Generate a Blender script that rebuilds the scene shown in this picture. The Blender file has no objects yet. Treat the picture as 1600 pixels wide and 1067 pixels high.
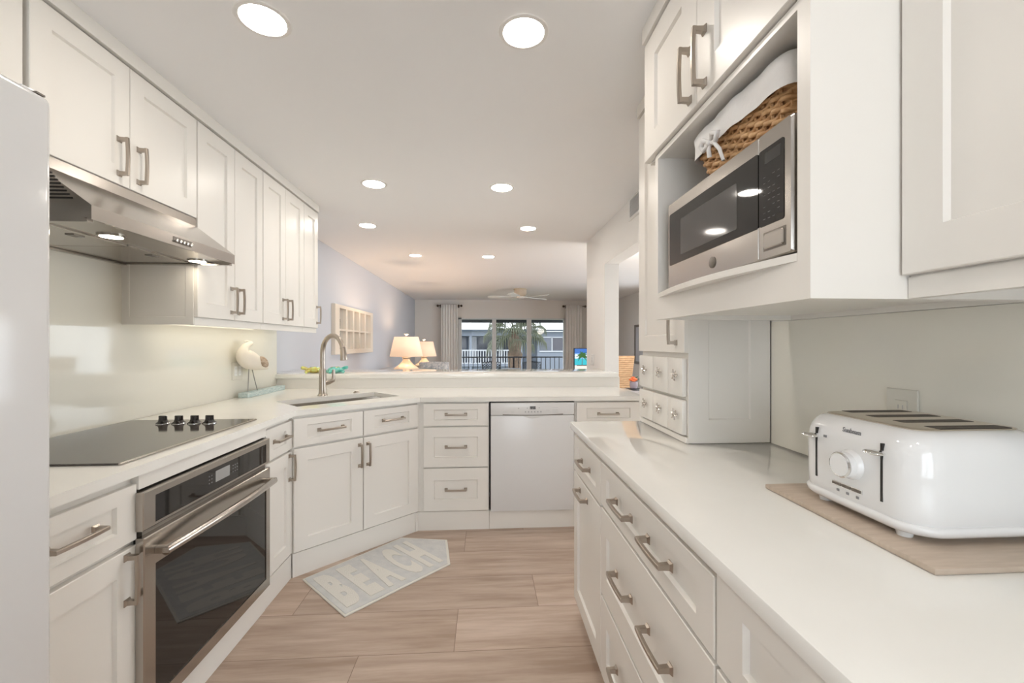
import bpy, bmesh, math, random
from mathutils import Vector, Matrix
random.seed(7)
R = math.radians
PI = math.pi
scene = bpy.context.scene
COL = scene.collection

# ------------------------------------------------------------------ camera, world, sun, exposure
cam_data = bpy.data.cameras.new('camera')
cam_data.sensor_width = 36.0
cam_data.lens = 15.0
cam_data.shift_y = 3.5 / 1600.0
cam_data.clip_start = 0.02
cam_data.clip_end = 300
cam = bpy.data.objects.new('camera', cam_data)
COL.objects.link(cam)
cam.location = (0, 0, 1.28)
cam.rotation_euler = (R(90), 0, -math.atan(41 / 667.0))
scene.camera = cam

world = bpy.data.worlds.new('sky')
scene.world = world
world.use_nodes = True
wn = world.node_tree.nodes
wn['Background'].inputs[0].default_value = (0.87, 0.94, 1.0, 1)
wn['Background'].inputs[1].default_value = 4.7

sun_data = bpy.data.lights.new('sun', 'SUN')
sun_data.energy = 1.5
sun_data.angle = R(1.0)
sun_data.color = (1.0, 0.95, 0.86)
sun = bpy.data.objects.new('sun', sun_data)
COL.objects.link(sun)
sun.rotation_euler = (R(38), 0, R(-28))          # high sun, coming from the camera's side of the house

vs = scene.view_settings
vs.view_transform = 'Standard'
vs.look = 'None'
vs.gamma = 1.0
vs.use_curve_mapping = False
vs.exposure = 0.19
LENS_POWER = 62.0
LAMP_WHITE = (1.0, 0.92, 0.83)


# ------------------------------------------------------------------ materials
def mat(name, color, rough=0.5, metal=0.0, spec=0.5, coat=0.0, emit=None, emit_strength=0.0, alpha=1.0, sheen=0.0, trans=0.0):
    m = bpy.data.materials.new(name)
    m.use_nodes = True
    b = m.node_tree.nodes['Principled BSDF']
    b.inputs['Base Color'].default_value = (*color, 1)
    b.inputs['Roughness'].default_value = rough
    b.inputs['Metallic'].default_value = metal
    b.inputs['Specular IOR Level'].default_value = spec
    b.inputs['Coat Weight'].default_value = coat
    b.inputs['Coat Roughness'].default_value = 0.03
    b.inputs['Sheen Weight'].default_value = sheen
    b.inputs['Transmission Weight'].default_value = trans
    if emit:
        b.inputs['Emission Color'].default_value = (*emit, 1)
        b.inputs['Emission Strength'].default_value = emit_strength
    return m


def N(m, kind, **kw):
    n = m.node_tree.nodes.new(kind)
    for k, v in kw.items():
        setattr(n, k, v)
    return n


def L(m, a, b):
    m.node_tree.links.new(a, b)


def noise_bump(m, scale, strength, dist=0.002, stretch=None, detail=4):
    b = m.node_tree.nodes['Principled BSDF']
    g = N(m, 'ShaderNodeNewGeometry')
    src = g.outputs['Position']
    if stretch:
        mp = N(m, 'ShaderNodeMapping')
        mp.inputs['Scale'].default_value = stretch
        L(m, src, mp.inputs['Vector'])
        src = mp.outputs['Vector']
    n = N(m, 'ShaderNodeTexNoise')
    n.inputs['Scale'].default_value = scale
    n.inputs['Detail'].default_value = detail
    L(m, src, n.inputs['Vector'])
    bp = N(m, 'ShaderNodeBump')
    bp.inputs['Strength'].default_value = strength
    bp.inputs['Distance'].default_value = dist
    L(m, n.outputs['Fac'], bp.inputs['Height'])
    L(m, bp.outputs['Normal'], b.inputs['Normal'])
    return n


def noise_color(m, scale, c0, c1, stretch=None, lo=0.35, hi=0.65, detail=5):
    b = m.node_tree.nodes['Principled BSDF']
    g = N(m, 'ShaderNodeNewGeometry')
    src = g.outputs['Position']
    if stretch:
        mp = N(m, 'ShaderNodeMapping')
        mp.inputs['Scale'].default_value = stretch
        L(m, src, mp.inputs['Vector'])
        src = mp.outputs['Vector']
    n = N(m, 'ShaderNodeTexNoise')
    n.inputs['Scale'].default_value = scale
    n.inputs['Detail'].default_value = detail
    L(m, src, n.inputs['Vector'])
    r = N(m, 'ShaderNodeValToRGB')
    r.color_ramp.elements[0].position = lo
    r.color_ramp.elements[1].position = hi
    r.color_ramp.elements[0].color = (*c0, 1)
    r.color_ramp.elements[1].color = (*c1, 1)
    L(m, n.outputs['Fac'], r.inputs['Fac'])
    L(m, r.outputs['Color'], b.inputs['Base Color'])


M = {}
M['cab'] = mat('satin_white_paint', (0.845, 0.815, 0.765), 0.33)
M['cab_in'] = mat('cabinet_interior', (0.80, 0.78, 0.76), 0.4)
M['quartz'] = mat('white_quartz', (0.86, 0.845, 0.80), 0.05, spec=0.5)
noise_color(M['quartz'], 6, (0.85, 0.835, 0.79), (0.87, 0.855, 0.812))
M['ceiling'] = mat('ceiling_paint', (0.88, 0.875, 0.87), 0.9)
noise_bump(M['ceiling'], 60, 0.05)
M['wall_blue'] = mat('pale_blue_wall_paint', (0.60, 0.62, 0.67), 0.8)
M['wall_white'] = mat('white_wall_paint', (0.84, 0.825, 0.80), 0.8)
M['wall_cream'] = mat('cream_wall_paint', (0.84, 0.80, 0.75), 0.8)
M['glass_splash'] = mat('back_painted_glass', (0.78, 0.76, 0.68), 0.06, spec=0.5)
M['glass_splash_r'] = mat('back_painted_glass_beige', (0.84, 0.815, 0.735), 0.08, spec=0.5)
M['steel'] = mat('brushed_stainless', (0.46, 0.43, 0.395), 0.20, metal=1.0)
noise_bump(M['steel'], 40, 0.04, 0.001, stretch=(3, 3, 60))
M['steel_dark'] = mat('dark_steel', (0.22, 0.20, 0.18), 0.4, metal=1.0)  # darker steel for the oven chassis, latches, badge and small trim
M['nickel'] = mat('brushed_nickel', (0.42, 0.37, 0.32), 0.28, metal=1.0)
M['chrome'] = mat('chrome', (0.80, 0.80, 0.80), 0.06, metal=1.0)
M['black_glass'] = mat('black_glass', (0.012, 0.011, 0.011), 0.03, spec=0.6)
M['cooktop'] = mat('smoked_ceramic_glass', (0.055, 0.045, 0.04), 0.09, spec=0.8)
M['black'] = mat('black_plastic', (0.015, 0.014, 0.013), 0.35)
M['gloss_black'] = mat('gloss_black_plastic', (0.012, 0.010, 0.010), 0.12)
M['appliance'] = mat('appliance_white_enamel', (0.75, 0.745, 0.745), 0.22)
M['fridge'] = mat('refrigerator_white', (0.74, 0.74, 0.745), 0.10)
M['toaster'] = mat('toaster_white', (0.83, 0.83, 0.83), 0.10, coat=0.3)
M['lens'] = mat('lit_diffuser', (0.9, 0.9, 0.9), 0.5, emit=LAMP_WHITE, emit_strength=LENS_POWER)
M['ring'] = mat('white_trim_ring', (0.82, 0.80, 0.77), 0.5)
M['dim_print'] = mat('dim_gray_print', (0.11, 0.11, 0.11), 0.5)
M['plate_steel'] = mat('warm_brushed_steel', (0.68, 0.62, 0.54), 0.30, metal=1.0)
M['gray_print'] = mat('gray_print', (0.25, 0.25, 0.26), 0.5)
M['light_print'] = mat('pale_gray_print', (0.45, 0.45, 0.46), 0.5)
M['plate'] = mat('white_cover_plate', (0.82, 0.82, 0.80), 0.35)
M['plate_tint'] = mat('painted_cover_plate', (0.72, 0.70, 0.63), 0.25)
M['fan_white'] = mat('fan_white', (0.82, 0.82, 0.80), 0.4)
M['fan_tan'] = mat('fan_motor_tan', (0.66, 0.56, 0.44), 0.45)
M['curtain'] = mat('cream_curtain', (0.88, 0.86, 0.82), 0.9, sheen=0.2)
M['bronze'] = mat('dark_bronze', (0.10, 0.075, 0.055), 0.4, metal=0.8)
M['alu'] = mat('white_aluminium', (0.74, 0.74, 0.73), 0.4)
M['mirror'] = mat('mirror_glass', (0.9, 0.92, 0.93), 0.02, metal=1.0)
M['frame_cream'] = mat('cream_wood_frame', (0.80, 0.72, 0.62), 0.5)
M['sand_ceramic'] = mat('cream_ceramic', (0.40, 0.37, 0.32), 0.35)
M['shade'] = mat('lamp_shade_linen', (0.85, 0.70, 0.56), 0.9, emit=(1.0, 0.62, 0.38), emit_strength=0.42)
M['sofa'] = mat('gray_sofa_fabric', (0.42, 0.42, 0.43), 0.95, sheen=0.3)
M['pillow_gray'] = mat('patterned_gray_pillow', (0.5, 0.5, 0.5), 0.95)
noise_color(M['pillow_gray'], 30, (0.30, 0.32, 0.35), (0.62, 0.60, 0.58))
M['pillow_teal'] = mat('teal_gray_pillow', (0.16, 0.22, 0.24), 0.95)
M['pillow_cream'] = mat('cream_pillow', (0.70, 0.66, 0.58), 0.95)
M['wood'] = mat('side_table_wood', (0.36, 0.24, 0.15), 0.45)
M['gold_fish'] = mat('yellow_green_glass', (0.62, 0.66, 0.16), 0.12, coat=0.5)
noise_color(M['gold_fish'], 40, (0.62, 0.40, 0.08), (0.66, 0.80, 0.25))
M['teal_fish'] = mat('teal_glass', (0.10, 0.55, 0.48), 0.12, coat=0.5)
noise_color(M['teal_fish'], 40, (0.05, 0.42, 0.34), (0.30, 0.74, 0.66))
M['bird'] = mat('white_washed_wood', (0.84, 0.78, 0.68), 0.7)
M['bird_wing'] = mat('tan_driftwood', (0.48, 0.36, 0.25), 0.8)
noise_color(M['bird_wing'], 30, (0.36, 0.26, 0.18), (0.60, 0.48, 0.36), stretch=(1, 1, 6))
M['wire'] = mat('gray_wire', (0.33, 0.32, 0.29), 0.45, metal=0.6)
M['drift_blue'] = mat('weathered_blue_wood', (0.50, 0.62, 0.62), 0.8)
noise_color(M['drift_blue'], 25, (0.40, 0.53, 0.54), (0.66, 0.74, 0.72), stretch=(4, 1, 8))
M['wicker'] = mat('honey_wicker', (0.60, 0.35, 0.16), 0.55)
noise_color(M['wicker'], 35, (0.48, 0.25, 0.10), (0.74, 0.47, 0.24))
M['liner'] = mat('white_cotton_liner', (0.78, 0.77, 0.76), 0.95, sheen=0.2)
noise_bump(M['liner'], 18, 0.5, 0.012)
M['board'] = mat('pale_wood_board', (0.50, 0.40, 0.31), 0.5)
noise_color(M['board'], 12, (0.50, 0.405, 0.32), (0.56, 0.46, 0.37), stretch=(1.2, 9, 2))
M['rug'] = mat('gray_rug_pile', (0.60, 0.59, 0.56), 1.0, sheen=0.3)
noise_color(M['rug'], 22, (0.57, 0.57, 0.565), (0.67, 0.66, 0.635), lo=0.3, hi=0.7)
noise_bump(M['rug'], 260, 0.6, 0.004)
M['rug_edge'] = mat('cream_rug_weave', (0.74, 0.71, 0.64), 1.0, sheen=0.3)
noise_bump(M['rug_edge'], 300, 0.4, 0.003)
M['rug_letter'] = mat('white_rug_pile', (0.76, 0.73, 0.67), 1.0, sheen=0.3)
noise_bump(M['rug_letter'], 260, 0.8, 0.005)
M['pewter'] = mat('pewter', (0.62, 0.58, 0.54), 0.22, metal=1.0)
M['crystal'] = mat('crystal_glass', (0.9, 0.9, 0.9), 0.03, trans=0.9)
M['vent'] = mat('vent_gray', (0.52, 0.52, 0.53), 0.5)
M['rattan'] = mat('woven_rattan', (0.56, 0.36, 0.20), 0.7)
noise_color(M['rattan'], 20, (0.42, 0.25, 0.13), (0.66, 0.45, 0.27), stretch=(1, 1, 16))
M['glass_vase'] = mat('purple_gray_glass', (0.36, 0.30, 0.34), 0.1)
M['orange'] = mat('orange_petals', (0.75, 0.16, 0.05), 0.7)
M['leaf_dark'] = mat('dark_leaf', (0.05, 0.09, 0.05), 0.6)
M['table_gray'] = mat('gray_table_top', (0.34, 0.33, 0.33), 0.3)
M['charcoal'] = mat('charcoal_metal', (0.03, 0.033, 0.04), 0.5)
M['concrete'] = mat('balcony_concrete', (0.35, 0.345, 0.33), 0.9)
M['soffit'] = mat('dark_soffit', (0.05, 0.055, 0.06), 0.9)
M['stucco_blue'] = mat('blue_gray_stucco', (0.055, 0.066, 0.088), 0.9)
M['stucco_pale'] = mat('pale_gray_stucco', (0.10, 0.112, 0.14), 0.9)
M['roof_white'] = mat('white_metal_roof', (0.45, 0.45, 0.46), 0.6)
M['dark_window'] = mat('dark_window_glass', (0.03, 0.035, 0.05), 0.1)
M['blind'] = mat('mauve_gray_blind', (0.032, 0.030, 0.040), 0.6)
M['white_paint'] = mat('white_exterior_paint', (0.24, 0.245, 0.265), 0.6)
M['bark'] = mat('palm_bark', (0.30, 0.19, 0.11), 0.95)
noise_color(M['bark'], 9, (0.025, 0.017, 0.012), (0.135, 0.09, 0.06), stretch=(2, 2, 5))
M['frond'] = mat('palm_frond', (0.045, 0.052, 0.028), 0.75)
M['grass'] = mat('lawn', (0.10, 0.14, 0.06), 0.95)
# picture on the television: the screen gives off this light
def screen(name, c, s=1.0):
    return mat(name, (0.02, 0.02, 0.02), 0.3, emit=c, emit_strength=s)
M['scr_sky'] = screen('screen_blue_sky', (0.03, 0.16, 0.55), 1.0)
M['scr_haze'] = screen('screen_pale_sky', (0.28, 0.55, 0.85), 1.0)
M['scr_cloud'] = screen('screen_cloud', (0.80, 0.86, 0.92), 1.0)
M['scr_sea'] = screen('screen_turquoise_sea', (0.03, 0.52, 0.62), 1.0)
M['scr_sand'] = screen('screen_white_sand', (0.86, 0.82, 0.75), 1.0)
M['scr_palm'] = screen('screen_palm_green', (0.03, 0.13, 0.02), 1.0)
M['scr_trunk'] = screen('screen_palm_brown', (0.10, 0.06, 0.03), 1.0)

# clear window glass: mostly lets light through, reflects a little more at a slant
g = bpy.data.materials.new('clear_pane_glass')
g.use_nodes = True
nt = g.node_tree
nt.nodes.remove(nt.nodes['Principled BSDF'])
tr = nt.nodes.new('ShaderNodeBsdfTransparent')
gl = nt.nodes.new('ShaderNodeBsdfGlossy')
gl.inputs['Roughness'].default_value = 0.02
fr_ = nt.nodes.new('ShaderNodeFresnel')
fr_.inputs['IOR'].default_value = 1.18
mx = nt.nodes.new('ShaderNodeMixShader')
nt.links.new(fr_.outputs[0], mx.inputs[0])
nt.links.new(tr.outputs[0], mx.inputs[1])
nt.links.new(gl.outputs[0], mx.inputs[2])
nt.links.new(mx.outputs[0], nt.nodes['Material Output'].inputs['Surface'])
M['pane'] = g


def floor_material():
    m = mat('oak_look_plank_tile', (0.5, 0.36, 0.27), 0.42)
    b = m.node_tree.nodes['Principled BSDF']
    geo = N(m, 'ShaderNodeNewGeometry')
    sep = N(m, 'ShaderNodeSeparateXYZ')
    L(m, geo.outputs['Position'], sep.inputs[0])

    def math_(op, a, bb=None, c=None):
        n = N(m, 'ShaderNodeMath', operation=op)
        for i, v in enumerate((a, bb, c)):
            if v is None:
                continue
            if isinstance(v, (int, float)):
                n.inputs[i].default_value = v
            else:
                L(m, v, n.inputs[i])
        return n.outputs[0]
    W, LEN = 0.285, 1.166
    v = math_('DIVIDE', math_('SUBTRACT', sep.outputs['Y'], 1.785), W)
    row = math_('FLOOR', v)
    fv = math_('SUBTRACT', v, row)
    u = math_('SUBTRACT', math_('DIVIDE', math_('SUBTRACT', sep.outputs['X'], 0.256), LEN), math_('MULTIPLY', math_('SUBTRACT', row, 1.0), 0.3333))
    colm = math_('FLOOR', u)
    fu = math_('SUBTRACT', u, colm)
    # distance to the nearest joint, metres
    dv = math_('MULTIPLY', math_('MINIMUM', fv, math_('SUBTRACT', 1.0, fv)), W)
    du = math_('MULTIPLY', math_('MINIMUM', fu, math_('SUBTRACT', 1.0, fu)), LEN)
    d = math_('MINIMUM', dv, du)
    joint = math_('LESS_THAN', d, 0.0014)
    # per-plank shade
    comb = N(m, 'ShaderNodeCombineXYZ')
    L(m, row, comb.inputs[0])
    L(m, colm, comb.inputs[1])
    wnz = N(m, 'ShaderNodeTexWhiteNoise', noise_dimensions='3D')
    L(m, comb.outputs[0], wnz.inputs['Vector'])
    # grain running along the planks
    mp = N(m, 'ShaderNodeMapping')
    mp.inputs['Scale'].default_value = (1.1, 11, 1)
    L(m, geo.outputs['Position'], mp.inputs['Vector'])
    addv = N(m, 'ShaderNodeVectorMath', operation='ADD')
    sc3 = N(m, 'ShaderNodeVectorMath', operation='SCALE')
    sc3.inputs['Scale'].default_value = 9.0
    L(m, wnz.outputs['Color'], sc3.inputs[0])
    L(m, mp.outputs['Vector'], addv.inputs[0])
    L(m, sc3.outputs[0], addv.inputs[1])
    nz = N(m, 'ShaderNodeTexNoise')
    nz.inputs['Scale'].default_value = 1.6
    nz.inputs['Detail'].default_value = 7
    nz.inputs['Roughness'].default_value = 0.62
    L(m, addv.outputs[0], nz.inputs['Vector'])
    ramp = N(m, 'ShaderNodeValToRGB')
    ramp.color_ramp.elements[0].position = 0.34
    ramp.color_ramp.elements[0].color = (0.375, 0.268, 0.198, 1)
    ramp.color_ramp.elements[1].position = 0.68
    ramp.color_ramp.elements[1].color = (0.58, 0.455, 0.37, 1)
    L(m, nz.outputs['Fac'], ramp.inputs['Fac'])
    hs = N(m, 'ShaderNodeHueSaturation')
    L(m, math_('MULTIPLY_ADD', wnz.outputs['Value'], 0.16, 0.92), hs.inputs['Value'])
    L(m, ramp.outputs['Color'], hs.inputs['Color'])
    mixc = N(m, 'ShaderNodeMix', data_type='RGBA')
    L(m, joint, mixc.inputs[0])
    L(m, hs.outputs['Color'], mixc.inputs[6])
    mixc.inputs[7].default_value = (0.22, 0.15, 0.11, 1)
    L(m, mixc.outputs[2], b.inputs['Base Color'])
    return m


M['floor'] = floor_material()


# ------------------------------------------------------------------ mesh helpers
def box(bm, x0, x1, y0, y1, z0, z1, bevel=0.0, seg=1):
    vs_ = [bm.verts.new((x, y, z)) for z in (z0, z1) for y in (y0, y1) for x in (x0, x1)]
    f = [(0, 1, 3, 2), (4, 6, 7, 5), (0, 4, 5, 1), (2, 3, 7, 6), (0, 2, 6, 4), (1, 5, 7, 3)]
    fs = [bm.faces.new([vs_[i] for i in q]) for q in f]
    if bevel:
        es = list({e for fc in fs for e in fc.edges})
        bmesh.ops.bevel(bm, geom=es, offset=bevel, segments=seg, affect='EDGES', profile=0.5)
    return vs_


def prism(bm, pts, z0, z1, bevel=0.0):
    """pts: outline (x, y); extruded from z0 to z1"""
    a = [bm.verts.new((p[0], p[1], z0)) for p in pts]
    b = [bm.verts.new((p[0], p[1], z1)) for p in pts]
    n = len(pts)
    fs = [bm.faces.new(a[::-1]), bm.faces.new(b)]
    for i in range(n):
        fs.append(bm.faces.new([a[i], a[(i + 1) % n], b[(i + 1) % n], b[i]]))
    if bevel:
        bmesh.ops.bevel(bm, geom=list({e for f in fs for e in f.edges}), offset=bevel, segments=1, affect='EDGES')


def rings(bm, loops, cap0=True, cap1=True, closed=True):
    vs_ = [[bm.verts.new(p) for p in lp] for lp in loops]
    n = len(loops[0])
    for a, b in zip(vs_, vs_[1:]):
        for i in range(n if closed else n - 1):
            j = (i + 1) % n
            bm.faces.new([a[i], a[j], b[j], b[i]])
    if cap0:
        bm.faces.new(vs_[0][::-1])
    if cap1:
        bm.faces.new(vs_[-1])
    return vs_


def lathe(bm, prof, seg=32, center=(0, 0, 0), cap0=True, cap1=True):
    cx, cy, cz = center
    loops = [[(cx + r * math.cos(2 * PI * k / seg), cy + r * math.sin(2 * PI * k / seg), cz + z) for k in range(seg)] for r, z in prof]
    rings(bm, loops, cap0, cap1)


def tube(bm, pts, r, seg=10, closed=False, cap=True):
    """round tube along pts; r a number or one per point"""
    P = [Vector(p) for p in pts]
    n = len(P)
    rad = r if isinstance(r, (list, tuple)) else [r] * n
    loops = []
    prev = None
    for i in range(n):
        if closed:
            t = (P[(i + 1) % n] - P[i - 1])
        else:
            t = P[min(i + 1, n - 1)] - P[max(i - 1, 0)]
        t.normalize()
        if prev is None:
            a = t.cross(Vector((0, 0, 1)))
            if a.length < 1e-3:
                a = t.cross(Vector((1, 0, 0)))
        else:
            a = prev - t * prev.dot(t)
        a.normalize()
        prev = a
        b = t.cross(a)
        loops.append([P[i] + (a * math.cos(2 * PI * k / seg) + b * math.sin(2 * PI * k / seg)) * rad[i] for k in range(seg)])
    if closed:
        loops.append(loops[0])
        rings(bm, loops, False, False)
        bmesh.ops.remove_doubles(bm, verts=bm.verts, dist=1e-6)
    else:
        rings(bm, loops, cap, cap)


def ball(bm, c, r, seg=16, scale=(1, 1, 1), rot=None):
    res = bmesh.ops.create_uvsphere(bm, u_segments=seg, v_segments=max(6, seg // 2), radius=r)
    mt = Matrix.Translation(c) @ (rot.to_4x4() if rot else Matrix.Identity(4)) @ Matrix.Diagonal((*scale, 1))
    bmesh.ops.transform(bm, matrix=mt, verts=res['verts'])


def frame(o, u, n):
    """local (u, z, d) -> world: u along the face, z up, d out of the face"""
    return Matrix(((u[0], 0, n[0], o[0]), (u[1], 0, n[1], o[1]), (0, 1, 0, 0), (0, 0, 0, 1)))


def root_of(o):
    while o.parent is not None:
        o = o.parent
    return o


def obj(name, bm, material, parent=None, mtx=None, smooth=False, angle=35, mods=None):
    """one mesh object; geometry is given in world coordinates (or local ones through mtx) and stored relative to its thing's base"""
    if mtx is not None:
        bmesh.ops.transform(bm, matrix=mtx, verts=bm.verts)
    if parent is not None:
        off = root_of(parent).location
        bmesh.ops.translate(bm, vec=-Vector(off), verts=bm.verts)
    bmesh.ops.recalc_face_normals(bm, faces=bm.faces)
    me = bpy.data.meshes.new(name)
    bm.to_mesh(me)
    bm.free()
    me.materials.append(M[material] if isinstance(material, str) else material)
    o = bpy.data.objects.new(name, me)
    COL.objects.link(o)
    if parent is not None:
        o.parent = parent
    if smooth:
        for p in me.polygons:
            p.use_smooth = True
        me.set_sharp_from_angle(angle=R(angle))
    return o


def thing(name, label, cat, loc=(0, 0, 0), group=None):
    o = bpy.data.objects.new(name, None)
    o.empty_display_size = 0.1
    COL.objects.link(o)
    o.location = loc
    o['label'] = label
    o['category'] = cat
    if group:
        o['group'] = group
    return o


def tag(o, label, cat, group=None):
    o['label'] = label
    o['category'] = cat
    if group:
        o['group'] = group
    return o


def struct(name, bm, material, parent=None, mtx=None, smooth=False):
    o = obj(name, bm, material, parent, mtx, smooth)
    o['kind'] = 'structure'
    return o


def B(*a, **k):
    bm = bmesh.new()
    box(bm, *a, **k)
    return bm


def dup(root, loc, label=None):
    r = root.copy()
    COL.objects.link(r)
    r.location = loc
    if label:
        r['label'] = label
    for ch in list(root.children):
        c = ch.copy()
        COL.objects.link(c)
        c.parent = r
        for g_ in ch.children:
            d = g_.copy()
            COL.objects.link(d)
            d.parent = c
    return r


def text_bm(body, size, extrude, bold=0.0, squeeze=1.0, shear=0.0):
    """flat lettering in local (x right, y up, z out), centred, as a bmesh"""
    cu = bpy.data.curves.new('lettering', 'FONT')
    cu.body = body
    cu.size = size
    cu.extrude = extrude
    cu.offset = bold
    cu.shear = shear
    cu.resolution_u = 4
    cu.align_x = 'CENTER'
    cu.align_y = 'CENTER'
    ob = bpy.data.objects.new('lettering', cu)
    COL.objects.link(ob)
    bpy.context.view_layer.update()
    me = bpy.data.meshes.new_from_object(ob.evaluated_get(bpy.context.evaluated_depsgraph_get()))
    bm = bmesh.new()
    bm.from_mesh(me)
    bpy.data.objects.remove(ob)
    bpy.data.curves.remove(cu)
    bpy.data.meshes.remove(me)
    xs = [v.co.x for v in bm.verts]
    ys = [v.co.y for v in bm.verts]
    c = Vector(((min(xs) + max(xs)) / 2, (min(ys) + max(ys)) / 2, 0))
    for v in bm.verts:
        v.co -= c
        v.co.x *= squeeze
    bm.normal_update()
    return bm


LEFT = frame((0, 0), (0, 1), (1, 0))       # d = X
BACK = frame((0, 0), (1, 0), (0, -1))      # d = -Y
RIGHT = frame((0, 0), (0, 1), (-1, 0))     # d = -X
DA, DB = Vector((-1.05, 2.385)), Vector((-0.455, 2.945))
du_ = (DB - DA).normalized()
DIAG = frame(DA, (du_.x, du_.y), (du_.y, -du_.x))   # d = 0 on the door faces


def shaker(name, F, u0, u1, z0, z1, d, parent, rail=0.07, stile=0.07, t=0.02, rec=0.010, material='cab'):
    """a recessed-panel door or drawer front whose face lies at d"""
    bm = bmesh.new()
    e, s = 0.0018, 0.004

    def lp(iu, iz, dd):
        return [(u0 + iu, z0 + iz, dd), (u1 - iu, z0 + iz, dd), (u1 - iu, z1 - iz, dd), (u0 + iu, z1 - iz, dd)]
    rings(bm, [lp(0, 0, d - t), lp(0, 0, d - e), lp(e, e, d), lp(stile, rail, d), lp(stile + s, rail + s, d - rec), ], True, True)
    return obj(name, bm, material, parent, F)


def handle(F, cu, cz, parent, vertical=False, length=0.15, d=0.0, proj=0.034, material='nickel', label=None):
    """square bar pull with two flared feet"""
    bm = bmesh.new()
    hl = length / 2

    def T(a, b, dd):
        return (cu + b, cz + a, d + dd) if vertical else (cu + a, cz + b, d + dd)
    for s in (-1, 1):
        a0 = s * (hl - 0.009)
        lv = []
        for h, dd in ((0.0105, 0.0), (0.0105, 0.002), (0.0068, 0.007), (0.0060, proj - 0.006)):
            lv.append([T(a0 + x * h, y * h, dd) for x, y in ((-1, -1), (1, -1), (1, 1), (-1, 1))])
        rings(bm, lv)
    n = 8
    lv = []
    for k in range(n + 1):
        a = -hl + 0.002 + (length - 0.004) * k / n
        arch = 0.003 * (1 - (2 * k / n - 1) ** 2)
        w, lo, hi = 0.0058, proj - 0.009 + arch, proj + arch
        lv.append([T(a, -w, lo), T(a, w, lo), T(a, w, hi - 0.002), T(a, w - 0.002, hi), T(a, -w + 0.002, hi), T(a, -w, hi - 0.002)])
    rings(bm, lv)
    o = obj('handle', bm, material, parent, F, smooth=True, angle=30)
    if label:
        o['label'] = label
    return o


# ------------------------------------------------------------------ room shell
CEIL = 2.40
YB = 10.97
struct('floor', B(-2.1, 5.0, -1.7, YB + 0.15, -0.05, 0.0), 'floor')
struct('ceiling', B(-2.1, 5.0, -1.7, YB + 0.15, CEIL, CEIL + 0.1), 'ceiling')
struct('wall_left', B(-1.95, -1.70, -1.7, 3.58, 0, CEIL), 'wall_white')
struct('wall_left_living', B(-1.95, -1.80, 3.58, YB, 0, CEIL), 'wall_blue')
bm = bmesh.new()
SX0, SX1, SZ = -0.703, 2.077, 1.94       # sliding window opening
box(bm, -1.95, SX0, YB, YB + 0.15, 0, CEIL)
box(bm, SX1, 3.45, YB, YB + 0.15, 0, CEIL)
box(bm, SX0, SX1, YB, YB + 0.15, SZ, CEIL)
struct('wall_back', bm, 'wall_cream')
bm = bmesh.new()
box(bm, 3.30, 3.45, 1.9, 2.4, 0, CEIL)
box(bm, 3.30, 3.45, 8.2, YB, 0, CEIL)
box(bm, 3.30, 3.45, 2.4, 8.2, 2.15, CEIL)
box(bm, 3.30, 3.45, 2.4, 8.2, 0, 0.08)
struct('wall_right_dining', bm, 'wall_white')
bm = bmesh.new()
box(bm, 1.12, 3.45, 1.85, 1.985, 0, CEIL)
struct('wall_dining_near', bm, 'wall_white')
struct('wall_right', B(1.056, 1.12, -1.7, 1.985, 0, CEIL), 'wall_white')
struct('wall_header', B(1.12, 1.255, 1.985, 3.963, 2.034, CEIL), 'wall_white')
struct('wall_pier', B(1.12, 1.255, 3.963, 4.677, 0, CEIL), 'wall_white')
# near end of the kitchen, behind the camera: a wall, with a window opening added to let sky light in
bm = bmesh.new()
WX0, WX1, WZ0, WZ1 = -0.85, 0.80, 0.60, 2.15
box(bm, -1.95, WX0, -1.85, -1.7, 0, CEIL)
box(bm, WX1, 1.12, -1.85, -1.7, 0, CEIL)
box(bm, WX0, WX1, -1.85, -1.7, 0, WZ0)
box(bm, WX0, WX1, -1.85, -1.7, WZ1, CEIL)
struct('wall_front', bm, 'wall_white')
struct('wall_knee', B(-1.80, 1.14, 3.58, 3.72, 0, 0.996), 'cab')
# trim closing the gap between upper cabinets and ceiling
struct('trim_1', B(-1.402, -1.351, 0.30, 3.555, 2.344, CEIL - 0.0005), 'cab')
bm = bmesh.new()
box(bm, 0.557, 0.605, 0.7605, 1.492, 2.344, CEIL - 0.0005)
box(bm, 0.714, 0.760, 1.494, 1.980, 2.344, CEIL - 0.0005)
box(bm, 0.737, 0.785, 0.27, 0.725, 2.344, CEIL - 0.0005)
struct('trim_2', bm, 'cab')

# ------------------------------------------------------------------ left base run
def left_base(name, label, y0, y1):
    t = thing(name, label, 'cabinet', ((-1.38), (y0 + y1) / 2, 0), 'white lower cabinets along the left wall')
    bm = bmesh.new()
    box(bm, -1.693, -1.075, y0, y1, 0.10, 0.883)
    obj('carcass', bm, 'cab', t)
    obj('toe_kick', B(-1.10, -1.061, y0, y1, 0, 0.128), 'cab', t)
    return t


t = left_base('base_cabinet', 'white lower cabinet with one drawer over one door between the refrigerator and the oven', 1.0, 1.362)
d_ = shaker('drawer', LEFT, 1.005, 1.360, 0.688, 0.856, -1.055, t, rail=0.045)
handle(LEFT, 1.155, 0.779, d_, False, 0.150, -1.055)
d_ = shaker('door', LEFT, 1.005, 1.360, 0.138, 0.672, -1.055, t, rail=0.068)
handle(LEFT, 1.323, 0.585, d_, True, 0.150, -1.055)

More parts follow.
